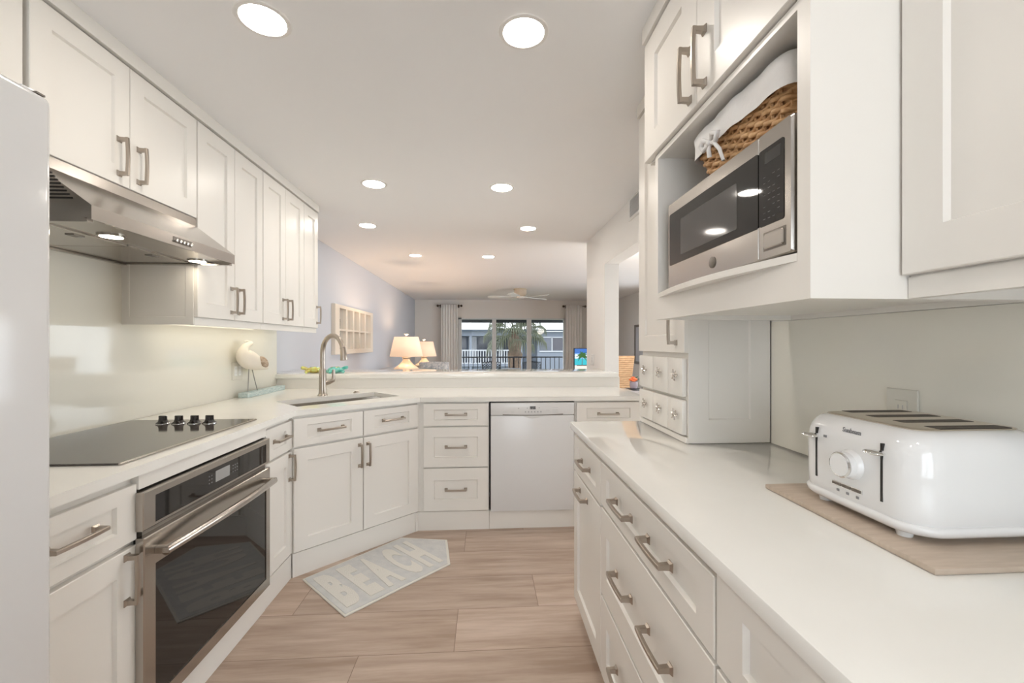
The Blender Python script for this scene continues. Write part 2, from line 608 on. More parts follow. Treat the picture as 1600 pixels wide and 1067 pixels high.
# oven housing and wall oven
t = thing('oven_cabinet', 'white cabinet surround with top rail and plinth holding the built-in oven', 'cabinet', (-1.38, 1.74, 0), 'white lower cabinets along the left wall')
bm = bmesh.new()
box(bm, -1.693, -1.053, 1.364, 2.117, 0.836, 0.883)
box(bm, -1.693, -1.075, 1.364, 1.372, 0.10, 0.836)
box(bm, -1.693, -1.060, 2.108, 2.117, 0.10, 0.836)
box(bm, -1.693, -1.075, 1.372, 2.108, 0.10, 0.118)
obj('carcass', bm, 'cab', t)
obj('toe_kick', B(-1.10, -1.058, 1.364, 2.117, 0, 0.1175), 'cab', t)

ov = thing('built_in_oven', 'stainless steel built-in oven with black glass door below the cooktop', 'oven', (-1.30, 1.74, 0.118))
obj('chassis', B(-1.62, -1.052, 1.375, 2.105, 0.1185, 0.830), 'steel_dark', ov)


def flat_frame(F, u0, u1, z0, z1, iu0, iu1, iz0, iz1, d0, d1, bev=0.003):
    bm = bmesh.new()

    def rc(a, b, c, e_, d):
        return [(a, c, d), (b, c, d), (b, e_, d), (a, e_, d)]
    rings(bm, [rc(iu0, iu1, iz0, iz1, d0), rc(u0, u1, z0, z1, d0), rc(u0, u1, z0, z1, d1 - bev), rc(u0 + bev, u1 - bev, z0 + bev, z1 - bev, d1),
               rc(iu0, iu1, iz0, iz1, d1), rc(iu0, iu1, iz0, iz1, d1 - 0.004), rc(iu0, iu1, iz0, iz1, d0)], False, False)
    bmesh.ops.remove_doubles(bm, verts=bm.verts, dist=1e-6)
    return bm


cp = obj('control_panel', flat_frame(LEFT, 1.352, 2.106, 0.713, 0.830, 1.399, 2.073, 0.724, 0.808, -1.053, -1.030), 'steel', ov, LEFT)
obj('control_glass', B(1.399, 2.073, 0.724, 0.808, -1.05, -1.0325), 'black_glass', cp, LEFT)
obj('display', B(1.700, 1.790, 0.750, 0.792, -1.04, -1.0318), mat('oven_display', (0.10, 0.10, 0.10), 0.1, emit=(0.55, 0.52, 0.48), emit_strength=0.28), cp, LEFT)
bm = bmesh.new()
for uu in (1.66, 1.675, 1.81, 1.825, 1.84):
    for zz in (0.755, 0.768, 0.781):
        box(bm, uu, uu + 0.006, zz, zz + 0.003, -1.04, -1.0319)
obj('key_lettering', bm, 'gray_print', cp, LEFT)
dr = obj('door', flat_frame(LEFT, 1.352, 2.106, 0.128, 0.692, 1.397, 2.070, 0.175, 0.596, -1.053, -1.028), 'steel', ov, LEFT)
obj('window', B(1.397, 2.070, 0.175, 0.596, -1.05, -1.0315), 'black_glass', dr, LEFT)
bm = bmesh.new()
pts = []
for k in range(25):
    s = k / 24
    yy = 1.395 + (2.083 - 1.395) * s
    bow = 0.058 * (1 - (2 * s - 1) ** 4) ** 0.5 if 0 < s < 1 else 0
    arch = math.sin(PI * s)
    pts.append((-1.020 + 0.022 + 0.030 * arch, yy, 0.640 + 0.012 * arch - 0.006))
tube(bm, pts, 0.0145, 14)
box(bm, -1.030, -0.985, 1.392, 1.412, 0.626, 0.648, 0.003)
box(bm, -1.030, -0.985, 2.066, 2.086, 0.626, 0.648, 0.003)
obj('handle', bm, 'steel', dr, smooth=True)

t = left_base('base_cabinet', 'narrow white lower cabinet with small drawer between the oven and the corner', 2.119, 2.402)
d_ = shaker('drawer', LEFT, 2.123, 2.401, 0.708, 0.862, -1.055, t, rail=0.042, stile=0.07)
handle(LEFT, 2.262, 0.790, d_, False, 0.145, -1.055)
d_ = shaker('door', LEFT, 2.123, 2.401, 0.138, 0.694, -1.055, t, rail=0.068, stile=0.07)
handle(LEFT, 2.365, 0.612, d_, True, 0.145, -1.055)

# diagonal sink cabinet
c = DIAG @ Vector((0.41, 0, -0.1))
t = thing('corner_sink_cabinet', 'diagonal white corner cabinet with two doors under the sink', 'cabinet', (c.x, c.y, 0))
bm = bmesh.new()
box(bm, 0.013, 0.808, 0.10, 0.883, -0.042, -0.021)
box(bm, 0.03, 0.79, 0.10, 0.118, -0.35, -0.042)
obj('carcass', bm, 'cab', t, DIAG)
obj('toe_kick', B(0.008, 0.796, 0, 0.130, -0.045, -0.012), 'cab', t, DIAG)
bm = bmesh.new()
prism(bm, [(-1.0745, 2.4025), (-1.058, 2.4025), (-1.0558, 2.4088), (-1.0697, 2.424), (-1.0745, 2.424)], 0.128, 0.883)
obj('corner_post', bm, 'cab', t)
bm = bmesh.new()
prism(bm, [(-0.4755, 2.955), (-0.4465, 2.9605), (-0.4465, 2.98), (-0.480, 2.98), (-0.489, 2.970)], 0.130, 0.883)
obj('corner_post', bm, 'cab', t)
bm = bmesh.new()
prism(bm, [(-0.4765, 2.9385), (-0.4625, 2.954), (-0.4625, 2.985), (-0.490, 2.985), (-0.4985, 2.9635)], 0, 0.1275)
obj('toe_filler', bm, 'cab', t)
for a, b, s in ((0.010, 0.411, 1), (0.416, 0.812, -1)):
    d_ = shaker('false_drawer', DIAG, a, b, 0.715, 0.867, 0.0, t, rail=0.038, stile=0.072)
    handle(DIAG, (a + b) / 2 + (0.004 if s > 0 else 0.004), 0.792, d_, False, 0.155, 0.0)
    d_ = shaker('door', DIAG, a, b, 0.138, 0.703, 0.0, t, rail=0.070, stile=0.073)
    handle(DIAG, 0.389 if s > 0 else 0.465 - 0.022, 0.600, d_, True, 0.145, 0.0)

# back run
t = thing('drawer_cabinet', 'white three-drawer cabinet between the corner sink and the dishwasher', 'cabinet', (-0.2, 3.25, 0))
obj('carcass', B(-0.446, 0.022, 2.961, 3.575, 0.10, 0.883), 'cab', t)
obj('toe_kick', B(-0.462, 0.024, 2.954, 2.99, 0, 0.128), 'cab', t)
for z0, z1, rl in ((0.718, 0.871, 0.041), (0.436, 0.708, 0.066), (0.136, 0.427, 0.080)):
    d_ = shaker('drawer', BACK, -0.424, 0.016, z0, z1, -2.940, t, rail=rl, stile=0.071)
    handle(BACK, -0.204, (z0 + z1) / 2 + 0.002, d_, False, 0.150, -2.940)

dw = thing('dishwasher', 'white built-in dishwasher with a slim recessed handle under the back counter', 'dishwasher', (0.32, 3.2, 0))
obj('tub', B(0.028, 0.616, 2.975, 3.55, 0.10, 0.882), 'black', dw)
bm = bmesh.new()
box(bm, 0.034, 0.612, 2.930, 2.974, 0.128, 0.786, 0.004, 2)
dpan = obj('door', bm, 'appliance', dw, smooth=True)
bm = bmesh.new()
box(bm, 0.034, 0.612, 2.928, 2.974, 0.789, 0.873, 0.004, 2)
pan = obj('control_panel', bm, 'appliance', dw, smooth=True)
bm = bmesh.new()
n = 16
lv = []
for k in range(n + 1):
    s = k / n
    x = 0.116 + 0.418 * s
    zc = 0.793 - 0.006 * math.sin(PI * s)
    h = 0.0032
    lv.append([(x, 2.9265, zc - h), (x, 2.9265, zc + h), (x, 2.935, zc + h), (x, 2.935, zc - h)])
rings(bm, lv)
obj('handle', bm, 'steel_dark', pan)
bm = bmesh.new()
lv = []
for k in range(n + 1):
    s = k / n
    x = 0.255 + 0.14 * s
    dz = 0.020 * math.sin(PI * s)
    lv.append([(x, 2.9285, 0.785), (x, 2.9270, 0.785 - dz * 0.7), (x, 2.9285, 0.785 - dz - 0.001), (x, 2.935, 0.785)])
rings(bm, lv)
obj('finger_scoop', bm, 'appliance', dpan, smooth=True)
obj('display', B(0.303, 0.344, 2.9265, 2.93, 0.828, 0.849), 'gray_print', pan)
bm = bmesh.new()
box(bm, 0.306, 0.3245, 2.9258, 2.928, 0.8400, 0.8465)
box(bm, 0.327, 0.341, 2.9258, 2.928, 0.8400, 0.8465)
box(bm, 0.310, 0.321, 2.9258, 2.928, 0.8310, 0.8365)
box(bm, 0.326, 0.342, 2.9258, 2.928, 0.8300, 0.8355)
obj('digits', bm, 'black', pan)
for k in range(6):
    obj('button', B(0.268 + k * 0.0215, 0.277 + k * 0.0215, 2.9268, 2.929, 0.806, 0.816), 'light_print', pan)
for x, z in ((0.222, 0.832), (0.282, 0.833), (0.365, 0.835)):
    obj('indicator', B(x, x + 0.007, 2.9268, 2.929, z, z + 0.007), 'light_print', pan)
M['faint'] = mat('faint_print', (0.58, 0.58, 0.58), 0.5)
for xa, xb, z in [(0.460, 0.500, z) for z in (0.838, 0.824, 0.815, 0.806)] + [(0.415, 0.440, 0.820)] + [(0.118, 0.150, 0.812), (0.118, 0.150, 0.804), (0.175, 0.195, 0.812), (0.175, 0.195, 0.804)]:
    obj('label_print', B(xa, xb, 2.9272, 2.929, z, z + 0.0022), 'faint', pan)
obj('toe_panel', B(0.026, 0.618, 2.956, 2.99, 0, 0.124), 'cab', dw)

t = thing('base_cabinet', 'white lower cabinet with one wide drawer right of the dishwasher', 'cabinet', (0.86, 3.25, 0))
obj('carcass', B(0.620, 1.105, 2.961, 3.575, 0.10, 0.883), 'cab', t)
obj('toe_kick', B(0.620, 1.105, 2.956, 2.99, 0, 0.128), 'cab', t)
d_ = shaker('drawer', BACK, 0.632, 1.085, 0.718, 0.871, -2.940, t, rail=0.041, stile=0.071)
handle(BACK, 0.855, 0.791, d_, False, 0.150, -2.940)
d_ = shaker('door', BACK, 0.632, 1.085, 0.138, 0.706, -2.940, t)
handle(BACK, 0.675, 0.610, d_, True, 0.150, -2.940)

# worktops
def slab_with_hole(outer, hole, z0, z1):
    bm = bmesh.new()
    allv = []
    for z in (z0, z1):
        lo = [bm.verts.new((p[0], p[1], z)) for p in outer]
        lh = [bm.verts.new((p[0], p[1], z)) for p in hole] if hole else []
        es = [bm.edges.new((lo[i], lo[(i + 1) % len(lo)])) for i in range(len(lo))]
        es += [bm.edges.new((lh[i], lh[(i + 1) % len(lh)])) for i in range(len(lh))]
        bmesh.ops.triangle_fill(bm, edges=es, use_beauty=True)
        allv.append((lo, lh))
    for a, b in zip(allv[0], allv[1]):
        for i in range(len(a)):
            j = (i + 1) % len(a)
            bm.faces.new([a[i], a[j], b[j], b[i]])
    return bm


SINK = [(-1.335, 2.800), (-1.096, 2.555), (-0.600, 3.040), (-0.842, 3.290)]
bm = slab_with_hole([(-1.694, 0.990), (-1.040, 0.990), (-1.036, 2.402), (-0.446, 2.926), (1.115, 2.922), (1.115, 3.579), (-1.694, 3.579)], SINK, 0.884, 0.914)
tag(obj('countertop', bm, 'quartz'), 'white quartz worktop wrapping the cooktop wall, corner sink and back run', 'countertop')
tag(obj('countertop', B(0.395, 1.0555, 0.22, 1.986, 0.884, 0.914, 0.003, 2), 'quartz', smooth=True), 'white quartz worktop on the right that carries the toaster', 'countertop')
bm = B(-1.799, 1.119, 3.555, 4.15, 0.9965, 1.033, 0.003, 2)
tag(obj('bar_ledge', bm, 'quartz', smooth=True), 'raised white breakfast ledge across the pass-through behind the sink', 'counter ledge')

# sink, faucet and button
sk = thing('sink', 'undermount stainless steel sink set diagonally in the corner worktop', 'sink', (-0.97, 2.92, 0.68))
cxs = sum(p[0] for p in SINK) / 4
cys = sum(p[1] for p in SINK) / 4
def shr(k):
    return [(cxs + (p[0] - cxs) * k, cys + (p[1] - cys) * k) for p in SINK]
bm = bmesh.new()
lv = [[(p[0], p[1], z) for p in shr(k)] for k, z in ((1.035, 0.883), (1.0, 0.883), (0.99, 0.86), (0.97, 0.70), (0.93, 0.69), (0.1, 0.686))]
rings(bm, lv, False, True)
lv2 = [[(p[0], p[1], z) for p in shr(k)] for k, z in ((1.035, 0.883), (1.035, 0.68), (0.1, 0.68))]
rings(bm, lv2, False, True)
obj('bowl', bm, 'steel', sk)
bm = bmesh.new()
lathe(bm, [(0.012, 0.0), (0.045, 0.0), (0.045, 0.004), (0.030, 0.001), (0.005, 0.001)], 24, (cxs, cys, 0.687))
obj('drain', bm, 'chrome', sk, smooth=True)

FX, FY = -1.150, 3.090
fa = thing('faucet', 'tall brushed nickel gooseneck faucet behind the corner sink', 'faucet', (FX, FY, 0.914))
bm = bmesh.new()
lathe(bm, [(0.034, 0), (0.034, 0.005), (0.030, 0.009), (0.027, 0.014), (0.0245, 0.05), (0.0225, 0.185), (0.0215, 0.187)], 28, (FX, FY, 0.9142))
obj('body', bm, 'nickel', fa, smooth=True)
dirx, diry = 0.80, -0.60
rad = 0.1175
pts = [(FX, FY, 1.098), (FX, FY, 1.16), (FX, FY, 1.205)]
for k in range(0, 13):
    a = PI - (PI - 0.28) * k / 12
    h = rad + rad * math.cos(a)
    pts.append((FX + dirx * h, FY + diry * h, 1.218 + 0.118 * math.sin(a)))
bm = bmesh.new()
tube(bm, pts, 0.0165, 16)
obj('spout', bm, 'nickel', fa, smooth=True)
e0 = Vector(pts[-1])
e1 = Vector((FX + dirx * 0.245, FY + diry * 0.245, 1.168))
bm = bmesh.new()
tube(bm, [e0, e0.lerp(e1, 0.1), e0.lerp(e1, 0.5), e0.lerp(e1, 0.93), e1], [0.0165, 0.018, 0.021, 0.0255, 0.024], 18)
obj('spray_head', bm, 'nickel', fa, smooth=True)
bm = bmesh.new()
hx, hy = 0.85, 0.52
tube(bm, [(FX + hx * 0.015, FY + hy * 0.015, 1.000), (FX + hx * 0.045, FY + hy * 0.045, 1.006), (FX + hx * 0.070, FY + hy * 0.070, 1.018), (FX + hx * 0.074, FY + hy * 0.074, 1.045), (FX + hx * 0.074, FY + hy * 0.074, 1.095)], [0.019, 0.016, 0.0145, 0.012, 0.010], 12)
obj('lever', bm, 'nickel', fa, smooth=True)
bm = bmesh.new()
lathe(bm, [(0.024, 0), (0.024, 0.004), (0.017, 0.006), (0.016, 0.012), (0.013, 0.014)], 24, (-0.966, 3.262, 0.9142))
tag(obj('disposal_button', bm, 'nickel', smooth=True), 'small round nickel push button on the worktop behind the sink', 'button')

# cooktop
ct = thing('cooktop', 'black ceramic glass electric cooktop with four knobs set in the left worktop', 'cooktop', (-1.38, 1.74, 0.914))
bm = bmesh.new()
box(bm, -1.660, -1.100, 1.352, 2.118, 0.9145, 0.9205, 0.002)
obj('glass', bm, 'cooktop', ct)
bm = bmesh.new()
box(bm, -1.104, -1.095, 1.352, 2.118, 0.9142, 0.9212, 0.002)
obj('front_trim', bm, 'steel', ct)
for kx in (-1.452, -1.383, -1.315, -1.250):
    bm = bmesh.new()
    lathe(bm, [(0.026, 0), (0.027, 0.004), (0.019, 0.010), (0.016, 0.018), (0.015, 0.030), (0.013, 0.033)], 24, (kx, 2.015, 0.9206))
    box(bm, kx - 0.017, kx + 0.017, 2.010, 2.020, 0.936, 0.956, 0.002)
    kb = obj('knob', bm, 'gloss_black', ct, smooth=True)
    bm = bmesh.new()
    lathe(bm, [(0.0275, 0), (0.0275, 0.002), (0.0265, 0.003)], 24, (kx, 2.015, 0.9206))
    obj('skirt', bm, 'chrome', kb, smooth=True)

# glass backsplash on the left wall
bm = bmesh.new()
prism(bm, [(0.99, 0.9145), (3.578, 0.9145), (3.578, 1.404), (2.1015, 1.404), (2.1015, 1.868), (1.358, 1.868), (1.358, 1.404), (0.99, 1.404)], -1.6995, -1.695)
tag(obj('glass_backsplash', bm, 'glass_splash', None, LEFT), 'glossy cream glass backsplash on the left wall behind the cooktop', 'backsplash')

# ------------------------------------------------------------------ left upper cabinets
def left_upper(label, y0, y1, z0, doors, rail_strip=True, side=False):
    t = thing('wall_cabinet', label, 'cabinet', (-1.54, (y0 + y1) / 2, z0), 'white upper cabinets along the left wall')
    obj('carcass', B(-1.693 if z0 > 1.5 else -1.6995, -1.381, y0, y1, z0, 2.322), 'cab', t)
    if rail_strip:
        obj('light_rail', B(-1.393, -1.374, y0, y1, 1.368, z0 - 0.0005), 'cab', t)
    for a, b, hs in doors:
        d_ = shaker('door', LEFT, a + 0.0015, b - 0.0015, z0 + 0.002, 2.336, -1.360, t, rail=0.070, stile=0.066)
        if hs is not None:
            handle(LEFT, hs, z0 + 0.106, d_, True, 0.145, -1.360, label=None)
    return t


left_upper('white upper cabinet above the refrigerator', 0.62, 1.345, 1.850, [(0.62, 0.981, None), (0.981, 1.344, None)], False)
bm = bmesh.new()
t = left_upper('white two-door upper cabinet directly above the range hood', 1.357, 2.1015, 1.870, [(1.359, 1.722, 1.672), (1.722, 2.101, 1.762)], False)
for ch in t.children:
    pass
t = left_upper('tall two-door white upper cabinet just past the range hood', 2.103, 2.699, 1.405, [(2.105, 2.405, 2.375), (2.405, 2.698, 2.440)])
bm = bmesh.new()
def sp(iu, iz, d):
    return [(-1.6985 + iu, 1.370 + iz, d), (-1.376 - iu, 1.370 + iz, d), (-1.376 - iu, 2.340 - iz, d), (-1.6985 + iu, 2.340 - iz, d)]
rings(bm, [sp(0, 0, -2.1028), sp(0, 0, -2.098), sp(0.034, 0.036, -2.098), sp(0.037, 0.039, -2.1015)])
sp_o = obj('side_panel', bm, 'cab', t, BACK)
left_upper('middle pair of tall white upper doors over the sculpture corner', 2.701, 3.289, 1.405, [(2.702, 2.994, 2.957), (2.994, 3.288, 3.030)])
left_upper('single-door white upper cabinet at the living room end of the left run', 3.291, 3.556, 1.405, [(3.292, 3.556, 3.530)])

# light strip tucked under the left upper cabinets
st = thing('under_cabinet_light', 'slim lit strip under the left upper cabinets washing the backsplash', 'light', (-1.56, 2.85, 1.40))
obj('housing', B(-1.585, -1.545, 2.25, 3.45, 1.394, 1.4045), 'ring', st)
obj('diffuser', B(-1.582, -1.548, 2.26, 3.44, 1.390, 1.3935), mat('strip_light', (0.9, 0.9, 0.9), 0.5, emit=(1.0, 0.90, 0.72), emit_strength=6.5), st)

# range hood
hd = thing('range_hood', 'stainless steel under-cabinet range hood with two lit lamps over the cooktop', 'range hood', (-1.45, 1.73, 1.655))
bm = bmesh.new()
Y0, Y1 = 1.362, 2.0975
prof = [(-1.694, 1.660), (-1.210, 1.660), (-1.190, 1.656), (-1.187, 1.656), (-1.187, 1.699), (-1.362, 1.832), (-1.362, 1.868), (-1.694, 1.868)]
a = [bm.verts.new((p[0], Y0, p[1])) for p in prof]
b = [bm.verts.new((p[0], Y1, p[1])) for p in prof]
bm.faces.new(a)
bm.faces.new(b[::-1])
for i in range(len(prof)):
    j = (i + 1) % len(prof)
    bm.faces.new([a[i], b[i], b[j], a[j]])
obj('canopy', bm, 'steel', hd)
bm = bmesh.new()
box(bm, -1.694, -1.672, Y0, Y1, 1.646, 1.660)
box(bm, -1.694, -1.20, Y0, Y0 + 0.02, 1.648, 1.660)
box(bm, -1.694, -1.20, Y1 - 0.02, Y1, 1.648, 1.660)
obj('bottom_rim', bm, 'steel', hd)
for yy in (1.392, 1.733):
    f_ = obj('filter', B(-1.665, -1.375, yy, yy + 0.335, 1.654, 1.6605, 0.001), 'steel', hd)
    bm = bmesh.new()
    box(bm, -1.43, -1.40, yy + 0.15, yy + 0.19, 1.651, 1.655)
    obj('latch', bm, 'steel_dark', f_)
for yy in (1.585, 2.035):
    bm = bmesh.new()
    lathe(bm, [(0.0, 0), (0.032, 0.0), (0.032, 0.004)], 24, (-1.315, yy, 1.6545))
    lm = obj('lamp', bm, mat('hood_lamp', (0.9, 0.9, 0.9), 0.4, emit=(1.0, 0.88, 0.70), emit_strength=26), hd)
    bm = bmesh.new()
    lathe(bm, [(0.033, 0.001), (0.040, 0.001), (0.040, 0.006), (0.033, 0.006)], 24, (-1.315, yy, 1.654), False, False)
    obj('lamp_ring', bm, 'steel', lm, smooth=True)
bm = bmesh.new()
for k in range(9):
    z = 1.716 + 0.0108 * k
    x1 = -1.240 - (z - 1.716) * 0.80
    box(bm, -1.64, x1, Y0 - 0.0012, Y0 + 0.003, z, z + 0.005)
obj('louver', bm, 'black', hd)
cpn = obj('control_panel', B(-1.1875, -1.1855, 1.700, 1.800, 1.667, 1.690), 'steel_dark', hd)
for k in range(5):
    bm = bmesh.new()
    lathe(bm, [(0.0065, 0), (0.0065, 0.007), (0.005, 0.008)], 14)
    obj('button', bm, 'chrome', cpn, Matrix.Translation((-1.1855, 1.711 + 0.0195 * k, 1.676)) @ Matrix.Rotation(R(90), 4, 'Y'), smooth=True)

# refrigerator
rf = thing('refrigerator', 'white refrigerator filling the left edge of the picture', 'refrigerator', (-1.3, 0.56, 0))
obj('body', B(-1.69, -1.005, 0.13, 0.982, 0.02, 1.800, 0.006, 2), 'fridge', rf, smooth=True)
bm = bmesh.new()
box(bm, -1.000, -0.935, 0.13, 0.985, 0.06, 1.808, 0.016, 4)
dr = obj('door', bm, 'fridge', rf, smooth=True)
bm = bmesh.new()
box(bm, -1.03, -0.955, 0.940, 0.976, 1.8085, 1.818, 0.004, 2)
obj('hinge_cover', bm, 'appliance', rf, smooth=True)
obj('hinge_pin', B(-0.962, -0.944, 0.958, 0.976, 1.8085, 1.8125), 'steel_dark', rf)
bm = bmesh.new()
box(bm, -0.935, -0.895, 0.17, 0.20, 0.80, 1.55, 0.006, 2)
obj('handle', bm, 'fridge', dr, smooth=True)
for y in (0.2, 0.9):
    for x in (-1.6, -1.1):
        bm = bmesh.new()
        lathe(bm, [(0.02, 0), (0.02, 0.021)], 12, (x, y, 0))
        obj('foot', bm, 'black', rf)

# ------------------------------------------------------------------ right base run
def right_base(label, y0, y1):
    t = thing('base_cabinet', label, 'cabinet', (0.74, (y0 + y1) / 2, 0), 'white lower cabinets along the right wall')
    obj('carcass', B(0.433, 1.055, y0, y1, 0.085, 0.883), 'cab', t)
    obj('toe_kick', B(0.460, 0.50, y0, y1, 0, 0.086), 'cab', t)
    return t


RD = -0.412
t = right_base('white lower cabinet with drawer over door at the far end of the right worktop', 1.509, 1.975)
d_ = shaker('drawer', RIGHT, 1.511, 1.972, 0.698, 0.856, RD, t, rail=0.042, stile=0.07)
handle(RIGHT, 1.735, 0.779, d_, False, 0.150, RD)
d_ = shaker('door', RIGHT, 1.511, 1.972, 0.100, 0.688, RD, t, rail=0.068, stile=0.07)
handle(RIGHT, 1.778, 0.640, d_, False, 0.150, RD)
t = right_base('wide white three-drawer bank with paired pulls under the right worktop', 0.745, 1.507)
for z0, z1, rl in ((0.708, 0.858, 0.042), (0.392, 0.698, 0.080), (0.100, 0.382, 0.078)):
    d_ = shaker('drawer', RIGHT, 0.748, 1.505, z0, z1, RD, t, rail=rl, stile=0.066)
    for yy in (1.252, 0.992):
        handle(RIGHT, yy, (0.785 if z0 > 0.6 else 0.557 if z0 > 0.3 else 0.255), d_, False, 0.150, RD)
t = right_base('white lower cabinet nearest the camera under the toaster end', 0.26, 0.743)
d_ = shaker('drawer', RIGHT, 0.262, 0.740, 0.708, 0.872, RD, t, rail=0.040, stile=0.078)
handle(RIGHT, 0.490, 0.793, d_, False, 0.150, RD)
d_ = shaker('door', RIGHT, 0.262, 0.740, 0.100, 0.698, RD, t)
handle(RIGHT, 0.30, 0.60, d_, True, 0.150, RD)

# right backsplash
tag(obj('glass_backsplash', B(1.050, 1.0558, 0.22, 1.511, 0.9145, 1.360), 'glass_splash_r'), 'glossy beige glass backsplash on the right wall behind the toaster', 'backsplash')

# tall tower unit standing on the worktop
tw = thing('tower_cabinet', 'tall narrow white cabinet with six small spice drawers standing on the right worktop', 'cabinet', (0.90, 1.745, 0.914))
obj('carcass', B(0.742, 1.0495, 1.522, 1.977, 0.9145, 2.322), 'cab', tw)
bm = bmesh.new()
box(bm, 0.728, 0.742, 1.512, 1.980, 0.9145, 0.936, 0.003)
obj('base_molding', bm, 'cab', tw)
bm = bmesh.new()
def sp2(iu, iz, d):
    return [(0.738 + iu, 0.916 + iz, d), (1.047 - iu, 0.916 + iz, d), (1.047 - iu, 2.340 - iz, d), (0.738 + iu, 2.340 - iz, d)]
rings(bm, [sp2(0, 0, -1.5215), sp2(0, 0, -1.513), sp2(0.075, 0.085, -1.513), sp2(0.079, 0.089, -1.518)])
obj('side_panel', bm, 'cab', tw, BACK)
d_ = shaker('door', RIGHT, 1.514, 1.976, 1.246, 2.336, -0.722, tw, rail=0.068, stile=0.075)
handle(RIGHT, 1.580, 1.350, d_, True, 0.150, -0.722)


def flower_knob(parent, y, z, x):
    bm = bmesh.new()
    lathe(bm, [(0.004, 0), (0.004, 0.010), (0.007, 0.013), (0.007, 0.017), (0.003, 0.020)], 10)
    for k in range(6):
        a = 2 * PI * k / 6 + 0.3
        ca, sa = math.cos(a), math.sin(a)
        pr = [(0.004, 0.0028), (0.010, 0.0048), (0.016, 0.0040), (0.0225, 0.0008)]
        lv = []
        for r, w in pr:
            lv.append([(r * ca - w * sa, r * sa + w * ca, 0.012), (r * ca + w * sa, r * sa - w * ca, 0.012), (r * ca, r * sa, 0.0175 - 0.08 * (r - 0.01))])
        rings(bm, lv)
    k_ = obj('knob', bm, 'pewter', parent, Matrix.Translation((x, y, z)) @ Matrix.Rotation(R(-90), 4, 'Y'))
    return k_


for z0, z1 in ((1.083, 1.226), (0.942, 1.070)):
    for y0, y1 in ((1.532, 1.655), (1.657, 1.808), (1.810, 1.972)):
        bm = bmesh.new()
        box(bm, 0.722, 0.742, y0, y1, z0, z1, 0.004, 2)
        dd = obj('drawer', bm, 'cab', tw, smooth=True)
        flower_knob(dd, (y0 + y1) / 2 - (0.022 if y0 < 1.6 else 0.012), (z0 + z1) / 2 + 0.008, 0.722)

# microwave cabinet
mc = thing('microwave_cabinet', 'white upper cabinet with two doors over an open microwave shelf', 'cabinet', (0.82, 1.09, 1.36), 'white upper cabinets along the right wall')
bm = bmesh.new()
box(bm, 0.588, 1.055, 0.735, 1.492, 1.917, 2.322)           # closed upper box
box(bm, 0.578, 1.055, 0.727, 0.759, 1.361, 2.3995)           # near side panel
box(bm, 0.578, 1.048, 1.402, 1.425, 1.361, 1.917)           # far side panel
box(bm, 0.578, 0.600, 0.759, 1.402, 1.901, 1.917)           # rail under the doors
box(bm, 0.60, 1.048, 0.759, 1.402, 1.905, 1.917)
box(bm, 0.578, 0.596, 0.759, 1.402, 1.361, 1.434)           # apron
box(bm, 1.044, 1.0545, 0.759, 1.402, 1.361, 1.905)          # back
box(bm, 0.596, 1.044, 0.759, 1.402, 1.376, 1.384)           # underside
obj('carcass', bm, 'cab', mc)
bm = bmesh.new()
n = 20
out = [(1.043, 0.7595), (1.043, 1.4015)]
for k in range(n + 1):
    s = k / n
    out.append((0.578 - 0.034 * math.sin(PI * s), 1.4015 - 0.642 * s))
prism(bm, out, 1.434, 1.449)
obj('shelf', bm, 'cab', mc)
for a, b, hy in ((0.737, 1.112, 1.070), (1.114, 1.490, 1.150)):
    d_ = shaker('door', RIGHT, a, b, 1.922, 2.336, -0.565, mc, rail=0.080, stile=0.088)
    handle(RIGHT, hy, 2.022, d_, True, 0.155, -0.565)

# near upper cabinet
t = thing('wall_cabinet', 'white upper cabinet over the toaster at the right edge of the picture', 'cabinet', (0.9, 0.5, 1.40), 'white upper cabinets along the right wall')
obj('carcass', B(0.766, 1.055, 0.27, 0.7255, 1.400, 2.322), 'cab', t)
obj('light_rail', B(0.762, 0.782, 0.27, 0.7255, 1.3615, 1.3995), 'cab', t)
d_ = shaker('door', RIGHT, 0.272, 0.7225, 1.403, 2.336, -0.745, t, rail=0.075, stile=0.070)
handle(RIGHT, 0.31, 1.51, d_, True, 0.150, -0.745)

# microwave
mw = thing('microwave', 'stainless steel microwave with black glass door on the open shelf', 'microwave', (0.8, 1.06, 1.449))
bm = bmesh.new()
box(bm, 0.602, 1.00, 0.782, 1.330, 1.458, 1.722, 0.003)
obj('case', bm, 'gloss_black', mw, smooth=True)


def rrect(u0, u1, z0, z1, r, d, seg=5):
    pts = []
    for cx, cz, a0 in ((u1 - r, z1 - r, 0), (u0 + r, z1 - r, 90), (u0 + r, z0 + r, 180), (u1 - r, z0 + r, 270)):
        for k in range(seg + 1):
            a = R(a0 + 90 * k / seg)
            pts.append((cx + r * math.cos(a), cz + r * math.sin(a), d))
    return pts


F = RIGHT
bm = bmesh.new()
rings(bm, [rrect(0.882, 1.337, 1.456, 1.724, 0.004, -0.602), rrect(0.882, 1.337, 1.456, 1.724, 0.004, -0.590), rrect(0.885, 1.334, 1.459, 1.721, 0.004, -0.585)])
md = obj('door', bm, 'steel', mw, F)
bm = bmesh.new()
rings(bm, [rrect(0.8825, 1.325, 1.527, 1.688, 0.006, -0.600), rrect(0.8825, 1.325, 1.527, 1.688, 0.006, -0.5838)])
obj('door_glass', bm, 'black_glass', md, F)
bm = bmesh.new()
rings(bm, [rrect(0.960, 1.247, 1.547, 1.655, 0.003, -0.600), rrect(0.960, 1.247, 1.547, 1.655, 0.003, -0.5834)])
obj('window', bm, mat('microwave_window_mesh', (0.075, 0.072, 0.07), 0.06, spec=0.6), md, F)
bm = bmesh.new()
lathe(bm, [(0.0145, 0), (0.0145, 0.0022), (0.013, 0.003)], 28)
